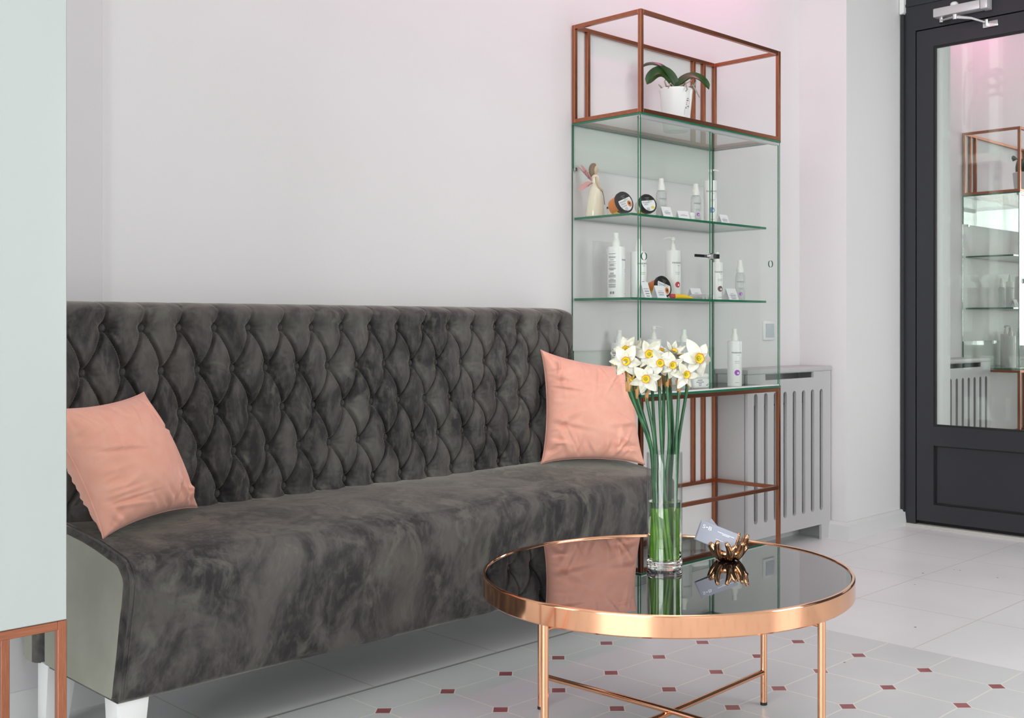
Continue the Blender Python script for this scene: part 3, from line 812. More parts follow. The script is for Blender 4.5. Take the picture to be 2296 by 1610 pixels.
# ------------------------------------------------------------------ card holder and cards
HX, HY, HZ = 2.1409, 1.5752, .4008
bm = B(); rnd = random.Random(5)
lathe(bm, [(0, 0), (.016, 0), (.022, .004), (.029, .014), (.033, .024), (.029, .022), (.022, .010), (.012, .007), (0, .007)], 22)
for k in range(7):
    a = 2*PI*k/7 + rnd.uniform(-.12, .12) + .3; ca, sa = math.cos(a), math.sin(a); hh = rnd.uniform(.046, .060)
    lean = rnd.uniform(.16, .34)*rnd.choice((-1, 1))
    for sgn in (1, -1):
        hq = hh if sgn == 1 else hh-rnd.uniform(.006, .018)
        pts = [(.020*ca, .020*sa, .009), (.034*ca, .034*sa, .020), (.041*math.cos(a+sgn*lean*.35), .041*math.sin(a+sgn*lean*.35), .034), (.045*math.cos(a+sgn*lean), .045*math.sin(a+sgn*lean), hq)]
        tube(bm, bez(*pts, n=9), [.0105, .0102, .0098, .0092, .0085, .0077, .0070, .0064, .0058, .0042], 10)
tag(obj('card_holder', bm, 'gold', None, True, (HX, HY, HZ)), 'shiny rose gold antler-shaped card holder on the black table top', 'card holder')
def card(label, cpos, xd, yd, w, hgt, text):
    t = thing('business_card', label, 'business card', cpos, group='cards in the gold holder')
    xd = Vector(xd).normalized(); yd = Vector(yd); yd = (yd-xd*yd.dot(xd)).normalized(); nn = xd.cross(yd)
    bm = B(); vs, _ = box(bm, -w/2, w/2, -hgt/2, hgt/2, -.0003, .0003)
    for v in bm.verts: v.co = xd*v.co.x + yd*v.co.y + nn*v.co.z
    obj('card_stock', bm, 'card', t)
    bm = B(); xf = flat((0, 0, 0), xd, yd, .0005)
    if text:
        text_bm('S\u2022B', .0125, bm, xf=lambda p: xf(p+Vector((-.028, .012, 0))), squash=1.35)
        for cx_, cy_, ww in ((.018, .0125, .040), (.018, .0095, .016), (.008, -.006, .018)):
            x = cx_-ww/2
            r2 = random.Random(int(ww*1e4))
            while x < cx_+ww/2:
                q = r2.uniform(.001, .003); quad(bm, x+q/2, cy_, q, .0016, xf, 0, 1); x += q+.0007
        obj('printing', bm, 'whiteink', t)
    return t
cc = Vector((HX, HY, 0)); 
def hp(px, py, dep): return Vector((HX, HY, 0)) + RV*((px-1632)*.00104) + UV*(.95-(py-727)*.00104) + FV*dep
xd = RV*.93 - UV*.36 - FV*.06; yd = UV*.85 + RV*.34 + FV*.42
card('blue-grey business card with white printing, front card in the gold holder', hp(1607, 1203, -.004), xd, yd, .090, .050, True)
card('plain blue-grey business card tucked behind the printed one', hp(1604, 1205, .004), RV*.91-UV*.40, yd, .090, .050, False)
card('blue-grey business card slanting down through the holder at a steep angle', hp(1608, 1212, .016), RV*.62-UV*.78, UV*.6+RV*.5+FV*.5, .085, .050, False)

# ------------------------------------------------------------------ glass display cabinet on copper frames
XL, XR, YF, YK, A = 2.925, 3.771, 2.517, 2.845, .0145
cab = thing('display_cabinet', 'tall glass display cabinet with copper frames above and below', 'display cabinet', ((XL+XR)/2, (YF+YK)/2, 0))
def part(name, mat, boxes, parent=cab, bevel=0.0008):
    bm = B()
    for q in boxes: box(bm, *q)
    if bevel: bev(bm, bevel, 1)
    return obj(name, bm, mat, parent, False, rel(cab) if parent is cab else None)
def frame(z0, z1, mid=None):
    for x in (XL, XR-A):
        for y in (YF, YK-A): part('frame_post', 'copper', [(x, x+A, y, y+A, z0, z1)])
    levels = [z1-A] + ([z0] if mid is None else [mid])
    for z in levels:
        for y in (YF, YK-A): part('frame_rail', 'copper', [(XL+A, XR-A, y, y+A, z, z+A)])
        for x in (XL, XR-A): part('frame_rail', 'copper', [(x, x+A, YF+A, YK-A, z, z+A)])
    zb = (z0 if mid is None else mid)+A
    for x in (2.993, 3.615, 3.682): part('frame_bar', 'copper', [(x, x+A, YK-A, YK, zb, z1-A)])
frame(1.6735, 2.027)
frame(0.0, .6995, .2985)
def pane(name, x0, x1, y0, y1, z0, z1, parent=cab):
    bm = B(); vs, fs = box(bm, x0, x1, y0, y1, z0, z1)
    d = [x1-x0, y1-y0, z1-z0]; th = d.index(min(d))
    bmesh.ops.recalc_face_normals(bm, faces=bm.faces); bm.normal_update()
    for f in bm.faces: f.material_index = 0 if abs(f.normal[th]) > .9 else 1
    return obj(name, bm, ['glass', 'edge'], parent, False, rel(cab))
GZ0, GZ1 = .7005, 1.6665
pane('top_panel', XL, XR, YF, YK, GZ1, GZ1+.0065)
pane('bottom_panel', XL, XR, YF, YK, GZ0, GZ0+.0075)
pane('side_panel', XL, XL+.005, YF+.004, YK, GZ0+.0075, GZ1)
pane('side_panel', XR-.005, XR, YF+.004, YK, GZ0+.0075, GZ1)
pane('back_panel', XL+.006, XR-.006, YK-.0045, YK, 1.513, GZ1)
pane('back_panel', XL+.006, XR-.006, YK-.0045, YK, GZ0+.0075, .854)
pane('shelf', XL+.006, 3.741, 2.5656, YK-.006, 1.3255, 1.334)
pane('shelf', XL+.006, 3.741, 2.5656, YK-.006, 1.0345, 1.043)
part('door_track', 'alu', [(XL+.006, XR-.006, YF+.004, YF+.022, GZ1-.011, GZ1)])
part('door_track', 'whitepl', [(XL+.006, XR-.006, YF+.003, YF+.030, GZ0+.0075, GZ0+.0125)])
for (x, y, z) in ((XL+.012, YK-.01, 1.508), (3.71, YK-.01, 1.508)): part('panel_clip', 'chrome', [(x-.006, x+.006, y, y+.008, z-.006, z+.008)])
def sliding(name, x0, x1, y0, y1, hx, hz):
    bm = plate([(x0, GZ0+.0125), (x1, GZ0+.0125), (x1, GZ1-.004), (x0, GZ1-.004)], [circ(hx, hz, .0135)], y0, y1)
    bmesh.ops.recalc_face_normals(bm, faces=bm.faces); bm.normal_update()
    for f in bm.faces: f.material_index = 0 if abs(f.normal.y) > .9 else 1
    return obj(name, bm, ['glass', 'edge'], cab, False, rel(cab))
sliding('sliding_door', XL+.006, 3.349, 2.5325, 2.5375, 2.962, 1.184)
sd = sliding('sliding_door', 3.322, XR-.006, 2.5230, 2.5280, 3.7126, 1.186)
bm = B()
def ycyl(bm, x, z, y0, y1, r, n=18, mi=0):
    v0 = [bm.verts.new((x+r*math.cos(2*PI*k/n), y0, z+r*math.sin(2*PI*k/n))) for k in range(n)]
    v1 = [bm.verts.new((x+r*math.cos(2*PI*k/n), y1, z+r*math.sin(2*PI*k/n))) for k in range(n)]
    for k in range(n): bm.faces.new((v0[k], v0[(k+1) % n], v1[(k+1) % n], v1[k])).material_index = mi
    bm.faces.new(v0).material_index = mi; bm.faces.new(v1).material_index = mi
ycyl(bm, 3.318, 1.198, 2.500, 2.522, .0095); ycyl(bm, 3.318, 1.198, 2.515, 2.5225, .0125)
box(bm, 3.3285, 3.344, 2.498, 2.520, 1.190, 1.206, 1); box(bm, 3.225, 3.310, 2.5175, 2.5215, 1.193, 1.203, 1); box(bm, 3.285, 3.312, 2.514, 2.5175, 1.1955, 1.2005)
obj('lock', bm, ['chrome', 'blackpl'], sd, 30)

# ------------------------------------------------------------------ products on the shelves
S1, S2, S3 = 1.3342, 1.0432, .7082
def lettering(bm, r, ang, H_, brand=.0085, squ=1.0, top=.74, sub=.55, dotz=.30, dotc=None, low=.08, dr=.0112):
    w = wrap(r+.0003, ang, 0)
    text_bm("PANDHY'S", brand, bm, xf=lambda p: w(p+Vector((0, H_*top, 0))), squash=1.05)
    for z, ww in ((top-.05, .010), (sub, .022), (sub-.035, .018), (low, .018)):
        quad(bm, .004 if ww < .012 else 0, H_*z, ww, .0012, w, 1, 5)
    if dotc:
        bm2 = bm; disc(bm2, 0, H_*dotz, dr, wrap(r+.0004, ang, 0), 2, 22)
        disc(bm2, dr*.3, H_*dotz-dr*.15, dr*.36, wrap(r+.0006, ang, 0), 3, 14)
def spray(loc, label, Hh, R, dotc=None, clear=True, group='clear spray bottles', ang=-PI/2):
    t = thing('spray_bottle', label, 'spray bottle', loc, group=group)
    hb = Hh*.70
    bm = B(); lathe(bm, [(0, 0), (R*.94, 0), (R, .003), (R, hb*.84), (R*.93, hb*.91), (R*.70, hb*.98), (R*.66, hb), (0, hb)], 28)
    obj('bottle_body', bm, 'clearpl' if clear else 'whitepl', t, 50)
    bm = B(); lathe(bm, [(R*.74, hb-.002), (R*.76, hb+Hh*.085), (R*.62, hb+Hh*.105), (R*.52, hb+Hh*.20), (R*.46, Hh*.985), (R*.38, Hh), (0, Hh)], 22)
    obj('spray_cap', bm, 'cap', t, 40)
    if clear:
        bm = B(); lathe(bm, [(.0016, hb*.15), (.0016, hb)], 8); obj('dip_tube', bm, 'cap', t, True)
    bm = B(); lettering(bm, R, ang, hb, .0066, top=.66, sub=.44, dotz=.24, dotc=dotc, low=.07, dr=.0065)
    obj('lettering', bm, ['ink', 'greyink', dotc or 'purple', 'paper'], t)
    return t
def pump(loc, label, Hh, R, kind, dotc=None, ang=-PI/2, yaw=0.0, body='whitepl', backlabel=False):
    t = thing('pump_bottle' if kind == 'pump' else 'lotion_bottle', label, 'bottle', loc, group='white lotion bottles')
    hb = Hh*.785
    bm = B(); lathe(bm, [(0, 0), (R*.95, 0), (R, .003), (R, hb*.975), (R*.95, hb), (R*.42, hb*1.005), (0, hb*1.005)], 32); obj('bottle_body', bm, body, t, 50)
    bm = B(); ca, sa = math.cos(yaw), math.sin(yaw)
    if kind == 'pump':
        lathe(bm, [(R*.40, hb), (R*.40, hb+Hh*.03), (R*.33, hb+Hh*.045), (R*.27, hb+Hh*.11), (R*.12, hb+Hh*.115), (R*.12, Hh*.94), (R*.30, Hh*.945), (R*.32, Hh*.985), (R*.26, Hh), (0, Hh)], 20)
        tube(bm, [(0, 0, Hh*.985), (R*.7*ca, R*.7*sa, Hh*.988), (R*1.25*ca, R*1.25*sa, Hh*.970)], [R*.13, R*.11, R*.08], 8)
    elif kind == 'spray':
        lathe(bm, [(R*.48, hb), (R*.48, hb+Hh*.085), (R*.36, hb+Hh*.11), (R*.30, Hh*.93), (R*.34, Hh*.96), (R*.34, Hh), (0, Hh)], 20)
        tube(bm, [(0, 0, Hh*.975), (R*.34*ca, R*.34*sa, Hh*.975)], R*.10, 8)
    else:
        lathe(bm, [(R*.50, hb), (R*.50, hb+Hh*.08), (R*.38, hb+Hh*.12), (R*.30, Hh*.97), (R*.24, Hh), (0, Hh)], 20)
    obj('pump_head' if kind == 'pump' else 'spray_cap', bm, 'cap', t, 45)
    bm = B(); lettering(bm, R, ang, hb, .0092, dotc=dotc)
    if backlabel:
        a2 = math.radians(195); w = wrap(R+.0004, a2, 0); r2 = random.Random(3)
        z = hb*.86
        while z > hb*.20:
            ln = r2.choice((.030, .030, .028, .016, 0)); 
            if ln: quad(bm, -.002, z, ln, .0019, w, 1, 6)
            z -= .0036
        quad(bm, -.006, hb*.10, .007, .009, w, 1, 3); quad(bm, .004, hb*.10, .007, .009, w, 1, 3)
    obj('lettering', bm, ['ink', 'greyink', dotc or 'purple', 'paper'], t)
    return t
spray((3.137, 2.603, S1), 'clear spray bottle on the top shelf behind a tent card, without a coloured dot', .140, .0190, ang=math.radians(-112))
spray((3.342, 2.606, S1), 'clear spray bottle with a purple dot on the top shelf', .139, .0195, 'purple', ang=math.radians(-115))
spray((3.061, 2.735, S2), 'narrow clear spray bottle squeezed between two white bottles on the middle shelf', .178, .017, ang=math.radians(-112))
spray((3.690, 2.655, S2), 'clear spray bottle with a purple dot, alone at the end of the middle shelf', .162, .0195, 'purple', ang=math.radians(-135))
pump((3.452, 2.622, S1), 'tall white pump bottle with a blue dot on the top shelf', .205, .0255, 'pump', 'blue', yaw=-.9, ang=math.radians(-128))
pump((3.003, 2.700, S2), 'white bottle with a printed back label on the middle shelf, nearest the sofa', .232, .0315, 'spray', None, ang=-PI/2+.55, backlabel=True)
pump((3.113, 2.690, S2), 'white bottle with a purple dot and pointed cap on the middle shelf', .216, .0300, 'point', 'purple', ang=math.radians(-106))
pump((3.323, 2.700, S2), 'white pump bottle with a red heart mark on the middle shelf', .235, .0295, 'pump', 'red', yaw=2.6, ang=math.radians(-103))
pump((3.553, 2.665, S2), 'slim white bottle with a brown dot behind the sliding door edge, middle shelf', .188, .0215, 'cap', 'brownp', ang=math.radians(-110))
pump((3.120, 2.790, S3), 'white spray bottle on the cabinet floor above the peach cushion', .220, .0300, 'spray', None, ang=-PI/2+1.0, backlabel=True)
pump((3.172, 2.800, S3), 'white bottle with short cap half hidden behind the spray bottle, cabinet floor', .190, .0250, 'cap', None, ang=math.radians(-115))
pump((3.319, 2.790, S3), 'white pump bottle on the cabinet floor right behind the daffodils', .235, .0290, 'pump', None, yaw=-1.3, ang=math.radians(-115))
pump((3.362, 2.678, S3), 'translucent spray bottle on the cabinet floor behind the daffodils', .222, .0300, 'spray', None, yaw=-2.2, body='clearpl', ang=math.radians(-102))
pump((3.622, 2.632, S3), 'white spray bottle with a purple dot alone on the cabinet floor', .224, .0285, 'spray', 'purple', yaw=-2.4, ang=math.radians(-123))

def tent(loc, label, w, hgt, yaw, lines):
    t = thing('tent_card', label, 'price card', loc, (0, 0, yaw), group='white folded price cards in the cabinet')
    bm = B(); d = hgt*.42; k = .0006
    for s in (-1, 1):
        box_ = [(-w/2, s*d, 0), (w/2, s*d, 0), (w/2, 0, hgt), (-w/2, 0, hgt)]
        v0 = [bm.verts.new(p) for p in box_]; v1 = [bm.verts.new((p[0], p[1]-s*k, p[2]-k*.5)) for p in box_]
        bm.faces.new(v0); bm.faces.new(v1[::-1])
        for i in range(4): bm.faces.new((v0[i], v0[(i+1) % 4], v1[(i+1) % 4], v1[i]))
    obj('card_stock', bm, 'paper', t)
    bm = B(); yv = Vector((0, d, hgt)); xf = flat((0, -d, 0), (1, 0, 0), yv, .0005); sl = yv.length
    text_bm("PANDHY'S", hgt*.11, bm, xf=lambda p: xf(p+Vector((0, sl*.56, 0))), squash=.9)
    for i in range(lines): quad(bm, 0, sl*(.42-.15*i), w*(.62-.08*i), hgt*.055, xf, 0, 1)
    obj('lettering', bm, 'greyink', t)
tent((3.132, 2.579+.0, S1), 'folded price card in front of the dotless spray bottle, top shelf', .047, .036, -.12, 2)
tent((3.243, 2.590, S1), 'folded price card beside the small white jar, top shelf', .050, .030, -.25, 1)
tent((3.492, 2.592, S1), 'folded price card at the foot of the pump bottle, top shelf', .048, .034, -.05, 2)
tent((3.073, 2.630, S2), 'narrow price card leaning against the pointed-cap bottle, middle shelf', .034, .058, -.1, 3)
tent((3.140, 2.617, S2), 'folded price card in front of the orange jar, middle shelf', .046, .046, -.12, 2)
tent((3.405, 2.660, S2), 'folded price card behind the small glass vials, middle shelf', .058, .044, -.05, 1)
tent((3.585, 2.625, S2), 'folded price card standing before the slim brown-dot bottle, middle shelf', .058, .046, -.05, 4)

def jar(loc, label, R, Hb, axis, body, fruit, roll=0.0, group='scrub jars with black lids'):
    # axis = direction the lid faces; the jar lies tilted on the shelf
    t = thing('scrub_jar', label, 'cosmetic jar', loc, group=group)
    ax = Vector(axis).normalized(); q = ax.to_track_quat('Z', 'Y').to_matrix() @ Matrix.Rotation(roll, 3, 'Z')
    def parts():
        bm = B(); lathe(bm, [(0, 0), (R*.80, 0), (R*.84, .003), (R*.95, Hb), (0, Hb)], 36); yield 'jar_body', bm, body
        bm = B(); lathe(bm, [(R*.98, Hb-.002), (R*1.05, Hb), (R*1.06, Hb+.011), (R*1.02, Hb+.0135), (R*.93, Hb+.0135), (R*.91, Hb+.0125), (0, Hb+.0125)], 44); yield 'lid', bm, 'blackpl'
    lo = 0; P_ = list(parts())
    for nm, bm, mt in P_:
        for v in bm.verts: v.co = q @ v.co
        lo = min(lo, min(v.co.z for v in bm.verts))
    for nm, bm, mt in P_:
        bmesh.ops.translate(bm, verts=bm.verts, vec=(0, 0, -lo)); obj(nm, bm, mt, t, 40)
    bm = B(); zt = Hb+.0129
    def xf(p): return q @ Vector((p.x, p.y, zt+p.z)) + Vector((0, 0, -lo))
    pts = [(R*.88*math.cos(a), R*.88*math.sin(a)) for a in [math.radians(160+220*k/28) for k in range(29)]]
    bm.faces.new([bm.verts.new(xf(Vector((x, y, 0)))) for x, y in pts]).material_index = 0
    up = lambda dx, dy: (lambda p: xf(p+Vector((dx, dy, .0003))))
    text_bm('organic', R*.20, bm, 2, up(0, R*.62)); text_bm('shop', R*.20, bm, 2, up(0, R*.44))
    if fruit == 'papaya': rows = ('ORGANIC', 'PAPAYA', '& SUGAR')
    else: rows = ('ORGANIC', 'BODY')
    for i, s in enumerate(rows): text_bm(s, R*.22, bm, 1, up(-R*.36, R*(.08-.22*i)), squash=.85)
    for i in range(3): quad(bm, -R*.25, -R*(.56+.10*i), R*.4, R*.035, up(0, 0), 1, 1)
    a = [up(R*.12, R*.16)(Vector((R*.12*math.cos(2*PI*k/20), R*.12*math.sin(2*PI*k/20), 0))) for k in range(20)]
    c = [up(R*.12, R*.16)(Vector((R*.075*math.cos(2*PI*k/20), R*.075*math.sin(2*PI*k/20), 0))) for k in range(20)]
    va = [bm.verts.new(p) for p in a]; vc = [bm.verts.new(p) for p in c]
    for k in range(20): bm.faces.new((va[k], va[(k+1) % 20], vc[(k+1) % 20], vc[k])).material_index = 3
    text_bm('eco', R*.17, bm, 1, up(R*.40, R*.17))
    if fruit == 'papaya':
        disc(bm, R*.42, -R*.30, R*.27, up(0, 0), 4, 24, R*.32); disc(bm, R*.42, -R*.28, R*.12, lambda p: xf(p+Vector((0, 0, .0006))), 1, 16, R*.15)
    else: disc(bm, R*.40, -R*.50, R*.24, up(0, 0), 5, 20, R*.16)
    obj('lid_label', bm, ['paper', 'ink', 'greyink', 'greenp', 'orange', 'yellow'], t)
    # band on the body
    bm = B(); rr = lambda z: R*(.845+.10*z/Hb)+.0005
    a0, a1 = (math.radians(-150), math.radians(-30))
    for zA, zB, mi in ((.006, Hb*.66, 0), (Hb*.66, Hb*.90, 1)):
        for k in range(14):
            u0, u1 = a0+(a1-a0)*k/14, a0+(a1-a0)*(k+1)/14
            bm.faces.new([bm.verts.new(q @ Vector((rr(z)*math.cos(u), rr(z)*math.sin(u), z)) + Vector((0, 0, -lo))) for u, z in ((u0, zA), (u1, zA), (u1, zB), (u0, zB))]).material_index = mi
    am = (a0+a1)/2
    text_bm('BODY', R*.34, bm, 1, lambda p: q @ Vector((rr(Hb*.36)*1.012*math.cos(am+p.x/R), rr(Hb*.36)*1.012*math.sin(am+p.x/R), Hb*.36+p.y)) + Vector((0, 0, -lo)))
    obj('body_label', bm, ['yellow', 'blackpl'], t)
    return t
jar((2.982, 2.690, S1), 'orange papaya scrub jar with black lid, lying beside the fairy figurine',   .0370, .046, (-.10, -.93, .27), 'orange', 'papaya', .38)
jar((3.046, 2.622, S1), 'pale jar tipped up to show its black and white lid, top shelf', .0335, .036, (-.22, -.93, .32), 'palejar', 'x', .12)
jar((3.190, 2.690, S2), 'orange papaya scrub jar with black lid behind a price card, middle shelf', .0385, .046, (-.02, -.95, .24), 'orange', 'papaya', -.30)
t = thing('small_jar', 'small upright pale jar with flat black lid between two tipped jars', 'cosmetic jar', (3.006, 2.715, S1))
bm = B(); lathe(bm, [(0, 0), (.021, 0), (.024, .028), (0, .028)], 26); obj('jar_body', bm, 'palejar', t, 40)
bm = B(); lathe(bm, [(0, .028), (.026, .028), (.026, .035), (0, .035)], 26); obj('lid', bm, 'blackpl', t, 40)
bm = B()
for k in range(8):
    w = lambda p: wrap(.0236, -2.2, 0)(p)
quad(bm, 0, .008, .022, .014, wrap(.0238, -2.2, 0), 0, 6); quad(bm, 0, .020, .022, .009, wrap(.0240, -2.2, 0), 1, 6); obj('jar_label', bm, ['yellow', 'blackpl'], t)
def cream_jar(loc, label, R, Hh):
    t = thing('cream_jar', label, 'cosmetic jar', loc)
    bm = B(); lathe(bm, [(0, 0), (R*.92, 0), (R, .002), (R, Hh*.45), (0, Hh*.45)], 28); obj('jar_body', bm, 'whitepl', t, 40)
    bm = B(); lathe(bm, [(R*1.02, Hh*.47), (R*1.02, Hh*.78), (R*.85, Hh*.97), (R*.6, Hh), (0, Hh)], 28); obj('lid', bm, 'cap', t, 40)
cream_jar((3.300, 2.598, S1), 'small round white cream jar on the top shelf', .0175, .028)
cream_jar((3.150, 2.690, S3), 'small white cream jar on the cabinet floor behind the peach cushion', .019, .030)
cream_jar((3.205, 2.668, S3), 'small white cream jar on the cabinet floor below the lowest daffodil', .018, .026)
t = thing('cosmetic_box', 'white rounded tub with a printed front on the cabinet floor', 'cosmetic tub', (3.402, 2.640, S3), (0, 0, -.35))
bm = B(); box(bm, -.036, .036, -.024, .024, 0, .038); bev(bm, .010, 4); obj('tub', bm, 'whitepl', t, 50)
bm = B(); box(bm, -.035, .035, -.0235, .0235, .036, .056); bev(bm, .009, 4); obj('lid', bm, 'cap', t, 50)
bm = B(); xf = flat((0, -.0243, 0), (1, 0, 0), (0, 0, 1))
for i, (z, w) in enumerate(((.031, .022), (.024, .034), (.0175, .014), (.011, .010))): quad(bm, -.008, z, w, .0028, xf, 0, 1)
tube(bm, [(.019, -.0243, .013), (.022, -.0243, .010), (.028, -.0243, .017)], .0011, 5); obj('printing', bm, 'greyink', t)
# lying tube and small vials on the middle shelf
t = thing('cosmetic_tube', 'yellow tube with a red cap lying on the middle shelf', 'cosmetic tube', (3.195, 2.590, S2+.0085), (0, 0, -.25))
bm = B(); tube(bm, [(.0, 0, 0), (.045, 0, -.001), (.085, 0, -.006)], [.0085, .0080, .0022], 16); obj('tube_body', bm, 'tubey', t, 40)
bm = B(); tube(bm, [(-.018, 0, 0), (-.016, 0, 0), (0, 0, 0)], [.006, .0082, .0086], 16); obj('cap', bm, 'tuber', t, 40)
for k, (x, y, lab) in enumerate(((3.352, 2.598, 'small clear vial lying on the middle shelf, nearest the yellow tube'), (3.377, 2.604, 'small clear vial lying on the middle shelf, middle one of the three'), (3.405, 2.597, 'small clear vial lying on the middle shelf, farthest from the yellow tube'))):
    t = thing('glass_vial', lab, 'vial', (x, y, S2+.0097), (0, 0, .18*k-.1), group='small clear vials on the middle shelf')
    bm = B(); ycyl(bm, 0, 0, -.012, .040, .0092, 20); obj('vial_body', bm, 'clearpl', t, 40)
    bm = B(); ycyl(bm, 0, 0, -.022, -.0125, .0096, 20); obj('vial_cap', bm, 'silver', t, 40)
# clear plastic hang tag behind the bottles
bm = plate([(2.975, S2), (3.085, S2), (3.085, S2+.208), (2.975, S2+.208)], [circ(3.062, S2+.175, .014, 20)], 2.789, 2.791)
tag(obj('acrylic_sign', bm, 'acryl'), 'clear acrylic sheet with a round hole behind the bottles on the middle shelf', 'acrylic sign')

# fairy figurine
t = thing('fairy_figurine', 'cream porcelain fairy figurine with pink wings and long brown hair', 'figurine', (2.970, 2.772, S1), (0, 0, -.62))
bm = B(); lathe(bm, [(0, 0), (.034, 0), (.0355, .004), (.032, .03), (.028, .06), (.0225, .09), (.0165, .110), (.0135, .118), (.0135, .126), (.0165, .138), (.0150, .147), (.0075, .153), (0, .154)], 28, sx=1.0, sy=.82); obj('dress', bm, 'cream', t, True)
bm = B(); lathe(bm, [(0, .150), (.005, .151), (.0045, .158), (.0085, .163), (.0105, .170), (.0100, .178), (.006, .184), (0, .186)], 20); tube(bm, [(.0098, 0, .172), (.0125, 0, .1695), (.0100, 0, .1675)], .0015, 6)
obj('head', bm, 'skin', t, True)
bm = B(); tube(bm, bez((.002, 0, .186), (-.014, 0, .188), (-.014, 0, .165), (-.013, 0, .140), n=10), [.006, .009, .0108, .0115, .0118, .0118, .0112, .0105, .0095, .007, .003], 12)
obj('hair', bm, 'hair', t, True)
bm = B(); tube(bm, [(.0, -.0135, .143), (.002, -.0175, .128), (.010, -.0165, .108), (.022, -.010, .098), (.026, -.004, .094)], [.0045, .0045, .004, .0035, .003], 8)
tube(bm, [(.0, .0135, .143), (.004, .016, .125), (.014, .012, .106), (.025, .002, .096)], [.0045, .0045, .004, .003], 8); obj('arms', bm, 'skin', t, True)
bm = B(); tube(bm, [(.025, -.002, .096), (.030, -.004, .075), (.034, -.004, .045)], [.0018, .0015, .0015], 6); obj('wand', bm, 'hair', t, True)
def wing(s, zt, zr, ln, wd, tilt):
    bm = B(); n = 18; top_, bot = [], []
    for k in range(n):
        a = 2*PI*k/n; u = (1-math.cos(a))/2; v = math.sin(a)*wd*(.35+.8*u)
        p = Vector((-.012-u*ln*math.cos(tilt) - v*math.sin(tilt)*.9, s*(.004+u*ln*.35), zr + u*ln*math.sin(tilt) + v*math.cos(tilt)*.9))
        top_.append(bm.verts.new(p+Vector((0, .0013, 0)))); bot.append(bm.verts.new(p-Vector((0, .0013, 0))))
    bm.faces.new(top_); bm.faces.new(bot[::-1])
    for k in range(n): bm.faces.new((top_[k], top_[(k+1) % n], bot[(k+1) % n], bot[k]))
    return bm
for s in (-1, 1):
    bm = wing(s, 0, .128, .066, .022, .92); w1 = obj('wing', bm, 'wing', t, 40)
    bm = B(); tube(bm, [(-.022, s*.008-.003, .137), (-.032, s*.014-.003, .152), (-.036, s*.017-.003, .166), (-.041, s*.018-.003, .163), (-.038, s*.017-.003, .159)], .0011, 5); obj('wing_line', bm, 'wingline', w1, True)
    bm = wing(s, 0, .122, .046, .020, -.35); w2 = obj('wing', bm, 'wing', t, 40)
    bm = B(); tube(bm, [(-.012, s*.006-.003, .122), (-.024, s*.011-.003, .114), (-.029, s*.012-.003, .111), (-.026, s*.011-.003, .108)], .0011, 5); obj('wing_line', bm, 'wingline', w2, True)

# ------------------------------------------------------------------ potted orchid on top of the cabinet
PX, PY, PZ = 3.318, 2.681, GZ1+.0067
t = thing('potted_orchid', 'leafy orchid without flowers in a white pot on top of the cabinet', 'potted plant', (PX, PY, PZ))
R1, R0, HP = .0640, .0460, .158
bm = B(); lathe(bm, [(0, 0), (R0, 0), (R0+.002, .003), (R1-.001, HP-.006), (R1, HP-.003), (R1-.001, HP), (R1-.004, HP-.002), (R1-.006, HP-.02), (0, HP-.02)], 48); pot = obj('pot', bm, 'whitepl', t, 40)
bm = B(); az = -PI/2-.05
rp = lambda z: R0+(R1-R0)*z/HP+.0006
def potxf(dx, dz):
    return lambda p: Vector((rp(dz+p.x*0+p.y)*math.cos(az+(dx+p.x)/.055), rp(dz+p.y)*math.sin(az+(dx+p.x)/.055), dz+p.y))
r3 = random.Random(11)
for k in range(9):
    cx_, cz_ = r3.uniform(-.007, .004), .060+.007*k
    quad(bm, cx_, 0, r3.uniform(.004, .012), r3.uniform(.0015, .005), potxf(0, cz_), 1 if 5 <= k <= 7 else 0, 3)
    quad(bm, .009, 0, .0022, r3.uniform(.003, .006), potxf(0, cz_-.003), 0, 2)
tube(bm, [potxf(-.012, 0)(Vector((0, .055, .0))), potxf(-.012, 0)(Vector((.0, .075, 0))), potxf(-.006, 0)(Vector((0, .088, 0)))], .0007, 5)
obj('pot_printing', bm, ['greyink', 'magenta'], pot)
bm = B(); r4 = random.Random(2)
for k in range(38):
    a, rr_ = r4.uniform(0, 2*PI), .052*math.sqrt(r4.random()); c_ = Vector((rr_*math.cos(a), rr_*math.sin(a), HP-.014+r4.uniform(0, .012)))
    vs, _ = box(bm, -.009, .009, -.006, .006, -.004, .004)
    rot = Euler((r4.uniform(0, 3), r4.uniform(0, 3), r4.uniform(0, 3))).to_matrix()
    for v in vs: v.co = c_ + rot @ v.co
obj('bark', bm, 'bark', t)
